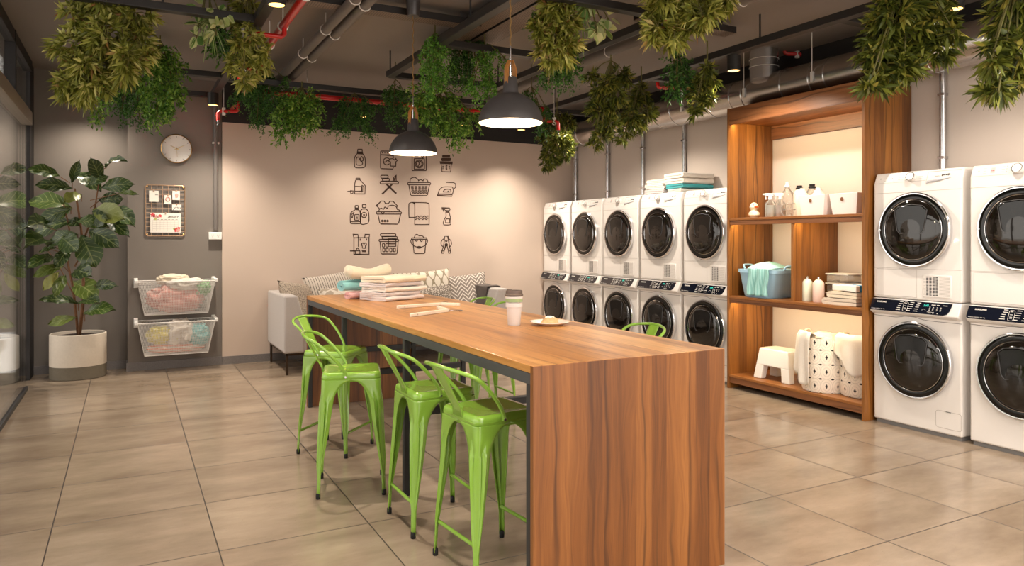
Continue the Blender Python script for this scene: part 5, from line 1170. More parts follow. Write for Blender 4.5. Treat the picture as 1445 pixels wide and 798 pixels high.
# ------------------------------------------------------------------ grey wall: clock, wire board, baskets, plant
ck = at(249, 210, Y=8.45); t = thing('wall_clock', 'round white clock with thin brass rim on the grey wall', 'clock', (ck.x, 8.449, ck.z))
MB().lathe([(0, 0), (.138, 0), (.15, .004), (.152, .035), (.146, .038), (.142, .03), (.142, .02)], 56, (0, 0, 0), 'y').build('rim', 'brass', t)
MB().lathe([(.1425, .018), (.1425, .021), (0, .021)], 56, (0, 0, 0), 'y').build('clock_face', 'face', t)
def hand(deg, L, w, back=.02):
    d = Vector((math.sin(R(deg)), 0, math.cos(R(deg)))); n_ = Vector((d.z, 0, -d.x)); m = MB(); o_ = Vector((0, -.024, 0))
    P = [o_ - d * back + n_ * w, o_ + d * L + n_ * w * .5, o_ + d * L - n_ * w * .5, o_ - d * back - n_ * w]
    m.add([tuple(p) for p in P] + [tuple(p + Vector((0, -.002, 0))) for p in P], [(0, 1, 2, 3), (7, 6, 5, 4), (0, 4, 5, 1), (1, 5, 6, 2), (2, 6, 7, 3), (3, 7, 4, 0)]); return m
hand(62, .105, .003).build('minute_hand', 'brass', t, smooth=0); hand(-62, .07, .004).build('hour_hand', 'brass', t, smooth=0); hand(176, .09, .0015).build('second_hand', 'brass', t, smooth=0)
m = MB()
for k in range(12):
    a_ = R(30 * k); m.tube([(.118 * math.sin(a_), -.0215, .118 * math.cos(a_)), (.132 * math.sin(a_), -.0215, .132 * math.cos(a_))], .002, 5)
m.build('hour_marks', 'seam_dk', t)
bd = at(233.5, 297, Y=8.43); BWd, BHt = .372, .53
t = thing('wire_board', 'copper wire memo board on the grey wall', 'memo board', (bd.x, 8.438, bd.z))
MB().tube([(x, 0, y) for x, y in rrect(BWd, BHt, .025, 5)], .0045, 8, closed=True).build('board_frame', 'copper', t)
m = MB()
for i in range(1, 7): x = -BWd / 2 + BWd * i / 7; m.tube([(x, 0, -BHt / 2), (x, 0, BHt / 2)], .0022, 6)
for i in range(1, 11): z = -BHt / 2 + BHt * i / 11; m.tube([(-BWd / 2, -.003, z), (BWd / 2, -.003, z)], .0022, 6)
m.build('wire_grid', 'copper', t)
m = MB()
for sx in (-1, 1):
    for sz in (-1, 1): m.cb((sx * (BWd / 2 - .014), .004, sz * (BHt / 2 - .016)), (.018, .016, .018))
m.build('wall_clip', 'brass', t, bevel=.004)
def card(label, x0, y0, x1, y1, name='note_card', group='cards on the wire board'):
    a_ = at(180 + x0 / 7.98, 250 + y0 / 7.98, Y=8.43); b_ = at(180 + x1 / 7.98, 250 + y1 / 7.98, Y=8.43)
    c_ = ((a_.x + b_.x) / 2, 8.428, (a_.z + b_.z) / 2); w, h = abs(b_.x - a_.x), abs(a_.z - b_.z)
    t = thing(name, label, 'card' if name == 'note_card' else 'calendar', c_, 0, group)
    MB().box((-w / 2, 0, -h / 2), (w / 2, .002, h / 2)).build('sheet', 'paper', t, smooth=0)
    MB().box((-.006, -.006, h / 2 - .008), (.006, .006, h / 2 + .01)).build('peg', 'copper', t, bevel=.002)
    return t, w, h
t, w, h = card('plain white card with a small note at the top left of the wire board', 242, 148, 350, 276)
m = MB().box((.012, -.001, .012), (w / 2 - .006, 0, .017)); m.build('note_line', 'ink', t, smooth=0)
t, w, h = card('cream card with a pink ring in the middle of the wire board', 415, 200, 494, 302)
MB().tube([(.02 * math.cos(a), -.001, .006 + .02 * math.sin(a)) for a in np.linspace(0, 2 * PI, 21)[:-1]], .005, 6, closed=True).build('pink_ring', 'pink_ink', t)
t, w, h = card('white card with a pink leaf at the top right of the wire board', 505, 152, 588, 255)
MB().prism([(-.005, -.03), (.018, -.02), (.022, .008), (.0, .026), (-.012, .005)], -.001, 0, lambda a, b, c: (a, c, b)).build('pink_leaf', 'pink_ink', t, smooth=0)
t, w, h = card('white card with black lettering above the calendar', 502, 305, 605, 383)
text_part('lettering', 'you', .05, 'ink', t, frame((0, -.0008, .002), (1, 0, 0), (0, 0, 1)), .0004, shear=.3)
MB().box((-w / 2, -.0008, -h / 2), (w / 2, 0, -h / 2 + .012)).build('dark_band', 'seam_dk', t, smooth=0)
t, w, h = card('January calendar sheet with red flowers on the wire board', 256, 402, 598, 622, 'calendar', None)
text_part('month_name', 'January', .034, 'ink', t, frame((w * .25, -.0008, h * .34), (1, 0, 0), (0, 0, 1)), .0004, shear=.35)
m = MB(); gx0, gx1, gz0, gz1 = -w * .42, w * .42, -h * .42, h * .14
for i in range(8): x = gx0 + (gx1 - gx0) * i / 7; m.box((x - .0006, -.0008, gz0), (x + .0006, 0, gz1))
for i in range(6): z = gz0 + (gz1 - gz0) * i / 5; m.box((gx0, -.0008, z - .0006), (gx1, 0, z + .0006))
m.build('date_grid', 'mark_dim', t, smooth=0)
m = MB()
for i in range(7): x = gx0 + (gx1 - gx0) * (i + .5) / 7; m.box((x - .01, -.0008, gz1 + .006), (x + .01, 0, gz1 + .009))
m.build('weekday_names', 'ink', t, smooth=0)
for nm, mt, bl in (('red_flower', 'red_ink', ((-.42, .40, .02), (-.36, .34, .014), (-.18, .36, .015), (.36, -.36, .022), (.44, -.26, .013))), ('pink_flower', 'pink_ink', ((-.3, .33, .016), (.42, -.38, .016), (-.24, .3, .012))), ('flower_leaf', 'leaf_ink', ((-.33, .2, .011), (.28, -.3, .011)))):
    m = MB()
    for a_, b_, r_ in bl: m.prism([(w * a_ + r_ * math.cos(q) * (1 + .25 * math.sin(5 * q)), h * b_ + r_ * math.sin(q) * (1 + .25 * math.sin(5 * q))) for q in np.linspace(0, 2 * PI, 25)[:-1]], -.0009 - .0002 * (nm == 'pink_flower'), 0, lambda a, b, c: (a, c, b))
    m.build(nm, mt, t, smooth=0)

def basket(label, zt, open_front=True):
    """white wire mesh basket hung on two wall brackets; zt is the rim height"""
    t = thing('mesh_basket', label, 'wall basket', (.447, 8.45, zt)); W1, W0, D1, D0_, H_ = .36, .295, .30, .24, .335
    def P(s, v, side):
        k = v; hw = W0 + (W1 - W0) * k; dd = D0_ + (D1 - D0_) * k; z = -H_ + H_ * k
        if side == 'f': return Vector((-hw + 2 * hw * s, -dd - .012, z))
        if side == 'b': return Vector((-hw + 2 * hw * s, -.014, z))
        if side == 'l': return Vector((-hw, -.014 - (dd) * s + .002 * 0, z))
        return Vector((hw, -.014 - dd * s, z))
    m = MB(); r_ = .0017
    for side, n in (('f', 54), ('b', 54), ('l', 20), ('r', 20)):
        for i in range(n + 1): m.tube([P(i / n, 0, side), P(i / n, 1, side)], r_, 3, caps=False)
        for j in range(1, 26): m.tube([P(0, j / 26, side), P(1, j / 26, side)], r_, 3, caps=False)
    for i in range(0, 41): x = -W0 + 2 * W0 * i / 40; m.tube([(x, -.014, -H_), (x, -D0_ - .012, -H_)], r_, 3, caps=False)
    for i in range(0, 17): y = -.014 - D0_ * i / 16; m.tube([(-W0, y, -H_), (W0, y, -H_)], r_, 3, caps=False)
    m.build('wire_mesh', 'mesh_white', t, recalc=False)
    rim = [(-W1, -.014, 0), (W1, -.014, 0), (W1, -D1 - .012, 0), (-W1, -D1 - .012, 0)]
    MB().tube(rim, .006, 8, closed=True).tube([(-W0, -.014, -H_), (W0, -.014, -H_), (W0, -D0_ - .012, -H_), (-W0, -D0_ - .012, -H_)], .004, 8, closed=True).build('rim_wire', 'mesh_white', t)
    m = MB()
    for sx, sy in ((-1, 0), (1, 0), (-1, 1), (1, 1)): m.tube([(sx * W1, -.014 - sy * (D1 - .002), 0), (sx * W0, -.014 - sy * (D0_ - .002), -H_)], .0035, 6)
    m.build('corner_wire', 'mesh_white', t)
    for s in (-1, 1): MB().box((s * (W1 + .012) - .016, -D1 - .02, -.012), (s * (W1 + .012) + .016, 0, .022)).box((s * (W1 + .012) - .02, -.02, -.07), (s * (W1 + .012) + .02, 0, .03)).build('wall_bracket', 'white_pl', t, bevel=.005)
    return t
zb1 = at(247, 397, Y=8.16).z; zb2 = at(247, 454, Y=8.16).z
basket('upper white wire basket on the grey wall', zb1); basket('lower white wire basket on the grey wall', zb2)
cy_ = 8.45 - .155
crumple('salmon_cloth', 'salmon pink cloth filling the upper wire basket', 'cloth', (.44, cy_, zb1 - .325), (.50, .19, .27), 'c_salmon', seed=61, amp=.42)
crumple('white_shirt', 'white shirt on top in the upper wire basket', 'shirt', (.53, cy_ - .005, zb1 - .12), (.36, .20, .13), 't_white', seed=62, amp=.45)
crumple('cream_cloth', 'cream cloth sticking out above the upper wire basket', 'cloth', (.42, cy_ + .02, zb1 - .05), (.30, .16, .11), 't_cream', seed=63, amp=.35)
crumple('green_cloth', 'green cloth in the right corner of the upper wire basket', 'cloth', (.69, cy_, zb1 - .17), (.16, .18, .15), 'c_green', seed=64, amp=.5)
crumple('yellow_cloth', 'yellow cloth in the left of the lower wire basket', 'cloth', (.325, cy_, zb2 - .24), (.29, .17, .18), 'c_yellow', seed=65, amp=.42)
crumple('crumpled_shirt', 'crumpled white shirt in the middle of the lower wire basket', 'shirt', (.47, cy_ - .01, zb2 - .26), (.24, .2, .24), 't_white', seed=66, amp=.6)
crumple('turquoise_cloth', 'turquoise cloth in the right of the lower wire basket', 'cloth', (.66, cy_, zb2 - .28), (.19, .19, .2), 'c_turq', seed=67, amp=.6)
crumple('orange_cloth', 'orange striped cloth along the bottom of the lower wire basket', 'cloth', (.44, cy_, zb2 - .33), (.52, .18, .10), 'c_orange', seed=68, amp=.2)

# fiddle-leaf fig
pc = Vector((-.43, 8.345, 0)); PR = .245
fg = thing('potted_fig', 'tall fiddle-leaf fig in a two-tone pot beside the glass wall', 'plant', pc)
MB().lathe([(0, 0), (PR - .006, 0), (PR, .006), (PR, .125)], 56).build('pot_base', 'pot_lo', fg)
MB().lathe([(PR, .125), (PR + .001, .127), (PR, .425), (PR - .006, .432), (PR - .016, .43), (PR - .018, .40)], 56).build('pot', 'pot_hi', fg)
MB().lathe([(0, .408), (PR - .1, .412), (PR - .017, .40)], 40).build('soil', 'soil', fg)
LP = [((190, 110), (92, 85), .40), ((230, 150), (122, 135), .45), ((228, 210), (108, 190), .55), ((232, 215), (130, 252), .42), ((150, 275), (78, 268), .30), ((235, 255), (122, 295), .55), ((150, 342), (75, 332), .25), ((180, 375), (90, 402), .33), ((205, 400), (114, 428), .40), ((190, 418), (143, 468), .45), ((252, 520), (135, 505), .33), ((246, 565), (164, 580), .42), ((272, 555), (366, 535), .42), ((236, 452), (312, 492), .62), ((306, 462), (378, 455), .32), ((262, 300), (305, 388), .75), ((288, 285), (378, 330), .50), ((345, 252), (412, 295), .40), ((362, 215), (430, 262), .42), ((300, 222), (396, 240), .60), ((382, 166), (442, 165), .24), ((328, 148), (426, 130), .46), ((340, 84), (406, 58), .26), ((322, 122), (292, 48), .48), ((232, 130), (255, 56), .30), ((238, 100), (318, 150), .55), ((318, 190), (392, 178), .60), ((246, 255), (342, 268), .55), ((250, 296), (170, 322), .55), ((226, 340), (180, 396), .5), ((240, 418), (296, 425), .5), ((232, 210), (165, 240), .5), ((262, 170), (210, 190), .6), ((200, 310), (250, 345), .6), ((280, 250), (220, 262), .5), ((210, 430), (175, 490), .35), ((300, 250), (352, 238), .5), ((255, 520), (320, 515), .4), ((180, 340), (130, 352), .35), ((285, 140), (345, 110), .5)]
m = MB(); UV = []; rg = random.Random(4)
def figpt(q, dd):
    p_ = at(q[0] / 2.279, 200 + q[1] / 2.279, d=6.95 + dd)
    if p_.x < -.795: p_ = at(q[0] / 2.279, 200 + q[1] / 2.279, X=-.795)
    return p_ - pc
for (b, tp, wd) in LP:
    d0 = rg.uniform(-.14, .05); fwd = rg.uniform(-.22, .04); B = figpt(b, d0); T_ = figpt(tp, d0 + fwd); ax = T_ - B; L_ = max(ax.length, .12) * 1.1; ax.normalize()
    view = Vector((0, -1, .35 + rg.uniform(-.3, .5))).normalized(); sd = ax.cross(view).normalized(); nr = sd.cross(ax).normalized()
    NU, NV = 6, 9; o0 = len(m.v); V = []
    for j in range(NV + 1):
        v_ = j / NV; prof = (math.sin(min(1, v_ * 1.02) * PI) ** .75) * (.55 + .55 * v_ ** 1.2) if 0 < v_ < 1 else (.04 if v_ == 0 else .02)
        hw = wd * L_ * .62 * prof
        for i in range(NU + 1):
            u_ = 2 * i / NU - 1; arch = .14 * L_ * math.sin(v_ * PI * .9) + .05 * L_ * (abs(u_) ** 1.5) * (1 if True else 0) + .012 * math.sin(v_ * 17 + u_ * 4)
            p_ = B + ax * (L_ * v_) + sd * (u_ * hw) + nr * arch * .9 - Vector((0, 0, .08 * L_ * v_ * v_)); V.append(p_); UV.append((u_, v_))
    m.add(V, [(j * (NU + 1) + i, j * (NU + 1) + i + 1, (j + 1) * (NU + 1) + i + 1, (j + 1) * (NU + 1) + i) for j in range(NV) for i in range(NU)])
fo = m.build('foliage', 'fig', fg, recalc=False, smooth=70)
uvl = fo.data.uv_layers.new(name='UVMap')
for lp in fo.data.loops: uvl.data[lp.index].uv = UV[lp.vertex_index]
ms = MB()
for pts, r0 in ((((250, 612), (268, 500), (266, 400), (262, 290), (240, 150)), .017), (((245, 612), (236, 480), (218, 380), (225, 300), (205, 200)), .013), (((262, 330), (300, 230), (318, 130)), .010), (((240, 400), (300, 300), (345, 240)), .008), (((240, 500), (190, 400), (150, 345)), .006)):
    P = [figpt(q, -.03) for q in pts]; 
    if pts[0][1] == 612: P[0] = Vector((P[0].x * .8, 0.0, .40))
    C_ = bez(P, 5); ms.tube(C_, [r0 * (1 - .55 * i / len(C_)) for i in range(len(C_))], 8)
for (b, tp, wd) in LP[::2]:
    B = figpt(b, -.05); q = figpt((min(max(b[0], 225), 290), b[1] + 22), -.03); ms.tube([q, B], .004, 5)
ms.build('trunk', 'bark', fg)
# ------------------------------------------------------------------ hanging plants
def leaf_mesh(name, mat, parent, P, D, L, W, droop=.25, fold=.25, round_=False):
    """one mesh of many small folded leaves; P base points, D directions, L lengths, W half widths (numpy)"""
    n = len(P); D = D / np.linalg.norm(D, axis=1, keepdims=True)
    rnd = RNG.normal(size=(n, 3)) + np.array([0, 0, .9]); S = np.cross(D, rnd); S /= np.linalg.norm(S, axis=1, keepdims=True) + 1e-9
    Nn = np.cross(S, D); L = L[:, None]; W = W[:, None]; g = np.array([0, 0, -1.0])
    if round_:
        vs = [P, P + D * L * .25 + S * W * .8, P + D * L * .25 - Nn * W * fold, P + D * L * .25 - S * W * .8, P + D * L * .65 + S * W + g * L * droop * .4, P + D * L * .65 - Nn * W * fold + g * L * droop * .4, P + D * L * .65 - S * W + g * L * droop * .4, P + D * L + g * L * droop]
        tri = [(0, 2, 1), (0, 3, 2), (1, 2, 5), (1, 5, 4), (2, 3, 6), (2, 6, 5), (4, 5, 7), (5, 6, 7)]
    else:
        vs = [P, P + D * L * .42 + S * W + g * L * droop * .2, P + D * L * .42 - Nn * W * fold * 2 + g * L * droop * .2, P + D * L * .42 - S * W + g * L * droop * .2, P + D * L + g * L * droop]
        tri = [(0, 2, 1), (0, 3, 2), (1, 2, 4), (2, 3, 4)]
    k = len(vs); V = np.stack(vs, 1).reshape(-1, 3).astype(np.float32)
    T = (np.array(tri)[None] + (np.arange(n) * k)[:, None, None]).reshape(-1, 3).astype(np.int32)
    me = bpy.data.meshes.new(name); me.vertices.add(len(V)); me.vertices.foreach_set('co', V.ravel())
    me.loops.add(T.size); me.loops.foreach_set('vertex_index', T.ravel()); me.polygons.add(len(T))
    me.polygons.foreach_set('loop_start', np.arange(0, T.size, 3, dtype=np.int32)); me.polygons.foreach_set('loop_total', np.full(len(T), 3, np.int32))
    me.update(calc_edges=True); me.polygons.foreach_set('use_smooth', np.ones(len(T), bool)); me.materials.append(M[mat])
    o = bpy.data.objects.new(name, me); COL.objects.link(o); o.parent = parent; return o
def unit(n): v = RNG.normal(size=(n, 3)); return v / np.linalg.norm(v, axis=1, keepdims=True)
def plant(label, d, blobs, kind, mat, dens=1.0, hang=None, extra=None, leaf=1.0):
    """blobs: (u, v, radius) in photograph pixels, set at distance d with spread in depth"""
    C = [np.array(at(u, v, d=d + RNG.uniform(-.10, .10) * (d / 5))) for u, v, r in blobs]; Rr = [r * d / FPX for u, v, r in blobs]
    top = at(hang[0], hang[1], d=d) if hang else Vector(C[0]); t = thing('hanging_plant', label, 'hanging plant', (top.x, top.y, max(c[2] + r for c, r in zip(C, Rr)) + .02), 0, None)
    o0 = np.array(t.location); P, D, L, W = [], [], [], []; stems = MB()
    for c, r in zip(C, Rr):
        c = c - o0
        if kind == 'rosette':
            n = int(max(4, 32 * dens * (r / .1) ** 1.7)); u_ = unit(n); u_[:, 2] = u_[:, 2] * .9 - .08
            pos = c + u_ * (r * RNG.uniform(.3, .92, size=(n, 1)) ** .8)
            for p_, o_ in zip(pos, u_):
                k = RNG.integers(10, 16); dd = unit(k) * .9 + o_ * 1.0 + np.array([0, 0, -.05]); P.append(np.repeat(p_[None], k, 0) + RNG.normal(size=(k, 3)) * .006); D.append(dd)
                L.append(RNG.uniform(.055, .095, k) * leaf); W.append(RNG.uniform(.0085, .0135, k) * leaf)
        elif kind == 'sprig':
            n = int(max(6, 60 * dens * (r / .1) ** 1.8)); u_ = unit(n); pos = c + u_ * (r * RNG.uniform(.2, 1.0, size=(n, 1)) ** .6)
            for p_, o_ in zip(pos, u_):
                dr = o_ * .8 + np.array([0, 0, -.55]) + RNG.normal(size=3) * .3; dr /= np.linalg.norm(dr); k = RNG.integers(7, 12); s_ = np.linspace(0, .085 * leaf, k)[:, None]
                P.append(p_ + dr * s_ + np.array([0, 0, -1]) * (s_ ** 2) * 3); D.append(dr * .7 + unit(k) * .9); L.append(RNG.uniform(.026, .044, k) * leaf); W.append(RNG.uniform(.007, .0115, k) * leaf)
        elif kind == 'vine':
            n = int(max(6, 44 * dens * (r / .1) ** 1.7)); u_ = unit(n); pos = c + u_ * (r * RNG.uniform(.1, 1.0, size=(n, 1)) ** .6)
            for p_, o_ in zip(pos, u_):
                k = RNG.integers(14, 24); s_ = np.linspace(0, .10, k)[:, None]; dr = o_ * .5 + np.array([0, 0, -.8]) + RNG.normal(size=3) * .25
                P.append(p_ + dr * s_ + RNG.normal(size=(k, 3)) * .006); D.append(unit(k) + np.array([0, 0, -.25])); L.append(RNG.uniform(.014, .024, k) * leaf); W.append(RNG.uniform(.005, .0085, k) * leaf)
        elif kind == 'round':
            n = int(max(5, 15 * dens * (r / .1) ** 1.5)); u_ = unit(n); P.append(c + u_ * r * RNG.uniform(.3, 1, size=(n, 1))); D.append(u_ + np.array([0, 0, -.4])); L.append(RNG.uniform(.06, .085, n) * leaf); W.append(RNG.uniform(.02, .028, n) * leaf)
    P, D, L, W = np.concatenate(P), np.concatenate(D), np.concatenate(L), np.concatenate(W)
    leaf_mesh('foliage', mat, t, P, D, L, W, .2, .3, kind == 'round')
    if kind == 'round':
        leaf_mesh('leaf_rim', 'lf_varrim', t, P - D / np.linalg.norm(D, axis=1, keepdims=True) * .004 + np.array([0, 0, -.003]), D, L * 1.0, W * 1.2, .2, .3, True)
    # stems: from the hanging point to every clump
    hp = Vector((0, 0, 0))
    for c, r in zip(C, Rr):
        q = Vector(c - o0); mid = (hp + q) / 2 + Vector((0, 0, .3 * min(.1, (hp - q).length)))
        stems.tube(bez([hp, mid, q, q + Vector((0, 0, -r * .6))], 4), .004, 5)
        for _ in range(3):
            e = q + Vector(unit(1)[0]) * r * .7; stems.tube([q, (q + e) / 2 + Vector((0, 0, .01)), e], .0025, 4)
    zt = ZB - t.location.z
    if zt > .0: stems.tube([hp, hp + Vector((0, 0, zt + .03))], .006, 6)
    else: stems.tube([hp, hp + Vector((0, 0, ZC - t.location.z))], .005, 6)
    stems.build('stems', 'stem', t)
    if extra:
        m = MB()
        for (u0, v0, u1, v1) in extra: m.tube([Vector(np.array(at(u0, v0, d=d)) - o0), Vector(np.array(at(u1, v1, d=d)) - o0)], .008, 8)
        m.build('cut_branch', 'twig', t)
    return t
def grass(t_label, d, u, v, n, Lpx, mat='lf_var'):
    c = np.array(at(u, v, d=d)); t = thing('hanging_plant', t_label, 'hanging plant', tuple(c)); L0 = Lpx * d / FPX; m = MB()
    for i in range(n):
        dr = unit(1)[0] * .8 + np.array([0, 0, -.25]); dr /= np.linalg.norm(dr); Lk = L0 * RNG.uniform(.5, 1.0); pts = []
        s_ = Vector(np.cross(dr, [0, 0, 1])).normalized()
        for k in range(6):
            q = k / 5; p_ = Vector(dr) * Lk * q + Vector((0, 0, -.55 * Lk * q * q)); w = .006 * (1 - q) + .001; pts.append((p_ + s_ * w, p_ - s_ * w))
        vs = [x for a in pts for x in a]; m.add(vs, [(2 * k, 2 * k + 1, 2 * k + 3, 2 * k + 2) for k in range(5)])
    m.build('foliage', mat, t, recalc=False); MB().tube([(0, 0, -.03), (0, 0, ZC - c[2])], .007, 6).build('stems', 'stem', t); return t

plant('large yellow-green leafy plant at the top left, biggest of all', 4.7, [(148, -12, 34), (112, 22, 28), (190, 18, 28), (108, 60, 30), (150, 50, 30), (198, 52, 24), (180, 78, 22), (120, 92, 28), (158, 92, 26), (205, 78, 12), (135, 112, 24), (100, 118, 22), (118, 130, 16), (176, 100, 14)], 'rosette', 'lf_yel', .72, (148, -20))
plant('bright green bushy plant right of the large yellow-green plant', 6.1, [(228, 76, 17), (212, 92, 17), (242, 96, 16), (225, 118, 22), (246, 126, 13), (214, 138, 14), (238, 142, 13), (222, 158, 10), (219, 172, 6)], 'sprig', 'lf_mid', .9, (226, 62))
plant('pale green trailing plant under the large yellow-green plant', 5.9, [(158, 108, 10), (150, 120, 11), (146, 135, 9), (144, 150, 7), (142, 164, 5), (160, 128, 7)], 'sprig', 'lf_mid', .9, (158, 100), None, .85)
plant('dark green small-leaved plant between the bright bushy and pale trailing plants', 6.4, [(185, 118, 13), (174, 135, 12), (172, 152, 9), (196, 130, 11), (196, 150, 8), (197, 166, 5)], 'vine', 'lf_dark', 1.3, (186, 106))
plant('cream-edged round-leaved plant left of the red pipe', 4.9, [(288, 12, 16), (283, 36, 12), (310, 20, 14), (305, 44, 11), (278, 50, 7)], 'round', 'lf_var', 1.2, (292, 0))
grass('strap-leaved grassy plant beneath the cream-edged plant', 4.95, 296, 28, 34, 44)
plant('deep green plant behind the cream-edged leaves at the upper left', 5.3, [(322, 30, 14), (318, 50, 14), (312, 66, 9), (328, 62, 8)], 'sprig', 'lf_dark', 1.0, (322, 15))
plant('yellow-green leafy plant covering the left beam', 5.0, [(344, 4, 18), (342, 28, 17), (352, 48, 19), (338, 60, 13), (360, 66, 15), (376, 76, 11), (332, 86, 12), (348, 96, 16), (344, 110, 9), (366, 90, 12)], 'rosette', 'lf_yel', .8, (348, -8), None, .92)
plant('dark trailing plant hanging below the left yellow-green leaves', 7.0, [(368, 108, 14), (350, 118, 14), (376, 122, 13), (334, 132, 11), (362, 136, 13), (372, 150, 10), (392, 118, 8), (403, 112, 5), (362, 160, 8), (363, 168, 6), (385, 140, 10)], 'vine', 'lf_dark', 1.2, (368, 95))
plant('bright bushy plant in front of the red back pipe at the left', 6.9, [(430, 138, 14), (412, 142, 14), (446, 146, 8), (400, 155, 14), (425, 158, 14), (442, 164, 9), (402, 175, 10), (398, 190, 6), (418, 176, 7), (436, 174, 6)], 'sprig', 'lf_mid', .9, (426, 126))
plant('dark plant under the red back pipe, second from the left along it', 7.3, [(490, 148, 12), (510, 150, 13), (482, 160, 9), (482, 174, 9), (502, 168, 9), (517, 172, 8), (520, 182, 5), (530, 150, 5)], 'vine', 'lf_dark', 1.3, (500, 138))
plant('small dark plant left of the small pendant lamp cord', 7.0, [(556, 128, 11), (548, 138, 7), (570, 132, 9), (556, 150, 11), (555, 162, 7)], 'vine', 'lf_dark', 1.3, (558, 118))
plant('bushy green plant behind the small pendant lamp', 6.5, [(594, 134, 15), (622, 132, 16), (606, 150, 15), (636, 148, 14), (625, 168, 14), (652, 168, 13), (642, 184, 11), (664, 178, 8), (642, 200, 6), (588, 155, 8), (665, 160, 8)], 'sprig', 'lf_mid', .85, (612, 120))
plant('light fern trailing over the middle beam', 5.6, [(612, 55, 9), (606, 66, 11), (624, 68, 9), (614, 82, 10), (602, 96, 7), (620, 95, 8), (612, 108, 7), (608, 120, 6), (594, 88, 4)], 'vine', 'lf_fern', 1.6, (614, 48))
plant('dark rounded fern right of the middle beam', 5.9, [(665, 58, 13), (648, 74, 14), (670, 80, 14), (642, 96, 12), (660, 104, 9), (684, 66, 9)], 'vine', 'lf_dark', 1.6, (664, 48))
plant('light fern trailing left of the large pendant lamp', 5.7, [(682, 78, 8), (688, 94, 8), (688, 110, 7), (692, 124, 8), (664, 114, 6), (666, 126, 6), (700, 72, 4), (712, 82, 4)], 'vine', 'lf_fern', 1.7, (684, 68))
plant('dark leafy plant showing behind the large pendant lamp', 7.1, [(742, 134, 8), (752, 146, 9), (762, 156, 8), (770, 152, 5), (764, 176, 6)], 'vine', 'lf_dark', 1.4, (750, 126))
plant('yellow-green leafy plant right of the large pendant cord', 4.7, [(790, 2, 22), (780, 26, 20), (800, 34, 18), (764, 42, 15), (784, 54, 20), (800, 64, 14), (768, 72, 14), (776, 84, 10), (795, 74, 12)], 'rosette', 'lf_yel', .75, (786, -8))
plant('dark small-leaved plant with pale cut twigs below the yellow-green plant', 5.0, [(758, 20, 9), (802, 78, 11), (792, 92, 12), (804, 98, 9), (768, 102, 6), (778, 94, 7)], 'vine', 'lf_dark', 1.5, (794, 66), [(779, 92, 773, 119), (808, 84, 808, 106)])
plant('cream-edged round-leaved plant right of the yellow-green plant', 4.75, [(828, 4, 12), (826, 18, 9), (840, 32, 10), (852, 40, 7), (842, 44, 7), (858, 26, 6)], 'round', 'lf_var', 1.0, (828, -6))
grass('strap-leaved grassy plant beneath the right cream-edged plant', 4.8, 820, 16, 30, 48)
plant('large pale yellow-green plant at the top in front of the single grey pipe', 4.4, [(930, -8, 22), (970, -8, 24), (1015, -10, 24), (926, 14, 18), (952, 20, 24), (990, 16, 24), (1025, 4, 14), (928, 36, 16), (952, 44, 20), (976, 34, 14), (918, 58, 6), (942, 58, 10)], 'rosette', 'lf_yel', .72, (965, -22), None, 1.05)
plant('dark olive plant wrapped around the right beam', 5.9, [(834, 108, 9), (872, 104, 11), (858, 118, 14), (884, 110, 9), (848, 130, 13), (870, 132, 12), (846, 155, 17), (860, 175, 15), (848, 192, 10), (838, 204, 6), (866, 150, 12)], 'rosette', 'lf_olive', .95, (862, 96), None, .85)
plant('dark olive plant hanging just behind the right beam', 6.3, [(905, 130, 12), (900, 146, 12), (914, 154, 12), (892, 165, 14), (906, 172, 11), (884, 184, 9), (914, 162, 9), (880, 196, 6)], 'rosette', 'lf_olive', .95, (905, 118), None, .85)
plant('dark olive plant in the back right corner above the first conduit', 7.7, [(784, 178, 13), (800, 172, 12), (772, 196, 11), (792, 198, 15), (776, 216, 11), (796, 212, 12), (770, 232, 7), (782, 226, 8), (802, 196, 8)], 'rosette', 'lf_olive', 1.0, (786, 166), None, .85)
plant('dark leafy plant left of the spotlight on the right beam', 5.7, [(952, 86, 9), (960, 96, 10), (956, 112, 9), (966, 116, 8), (954, 124, 6), (950, 78, 5)], 'sprig', 'lf_dark', 1.1, (956, 74))
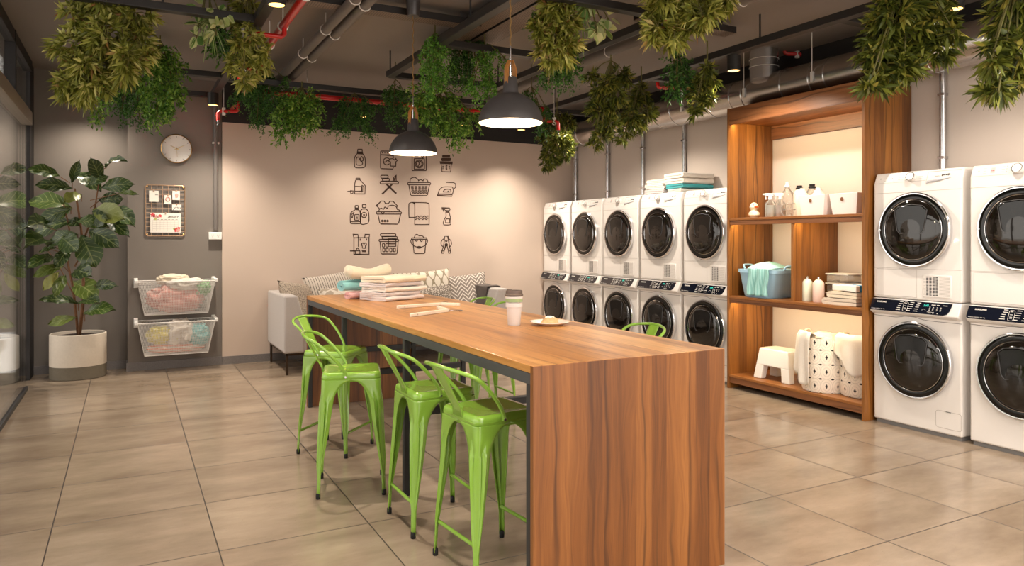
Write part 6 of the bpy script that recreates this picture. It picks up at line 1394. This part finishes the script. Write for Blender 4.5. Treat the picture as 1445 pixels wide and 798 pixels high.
plant('olive plant hanging below the right beam beside the spotlight', 5.5, [(1000, 96, 9), (994, 112, 13), (1006, 110, 8), (984, 126, 12), (996, 134, 13), (985, 146, 9), (980, 156, 6)], 'rosette', 'lf_olive', .95, (998, 88), None, .85)
plant('yellow-green plant hanging in front of the wooden shelf', 3.95, [(1270, -8, 30), (1310, -10, 26), (1256, 20, 24), (1292, 18, 22), (1246, 48, 24), (1284, 48, 24), (1320, 30, 22), (1346, 44, 13), (1236, 76, 20), (1268, 78, 24), (1300, 72, 22), (1326, 66, 17), (1250, 104, 20), (1276, 96, 15), (1234, 118, 12), (1286, 98, 10), (1226, 124, 8)], 'rosette', 'lf_olive', .72, (1282, -22), None, 1.05)
plant('yellow-green plant cut by the right picture edge', 3.6, [(1436, -8, 28), (1420, 24, 22), (1448, 28, 24), (1404, 58, 16), (1434, 64, 24), (1400, 82, 14), (1424, 98, 22), (1410, 122, 13), (1396, 128, 7), (1452, 90, 22)], 'rosette', 'lf_olive', .75, (1440, -22), None, 1.05)

# ------------------------------------------------------------------ daylight, camera, view
w = bpy.data.worlds.new('World'); SC.world = w; w.use_nodes = True
bg = w.node_tree.nodes['Background']; bg.inputs[0].default_value = (1.0, .93, .86, 1); bg.inputs[1].default_value = 1.5
cam = bpy.data.cameras.new('Camera'); co = bpy.data.objects.new('Camera', cam); COL.objects.link(co)
co.location = (0, 0, CH); co.rotation_euler = (R(90), 0, -YAW)
cam.sensor_width = 36; cam.sensor_fit = 'HORIZONTAL'; cam.lens = FPX / 1445 * 36; cam.shift_y = -(399 - HY) / 1445; cam.clip_start = .05
SC.camera = co
SC.view_settings.view_transform = 'Standard'; SC.view_settings.look = 'None'; SC.view_settings.gamma = 1.0; SC.view_settings.use_curve_mapping = False
SC.view_settings.exposure = 1.3
SC.cycles.max_bounces = 10; SC.cycles.diffuse_bounces = 5; SC.cycles.glossy_bounces = 5; SC.cycles.transmission_bounces = 8; SC.cycles.transparent_max_bounces = 16
SC.cycles.sample_clamp_indirect = 6.0; SC.cycles.caustics_reflective = False; SC.cycles.caustics_refractive = False
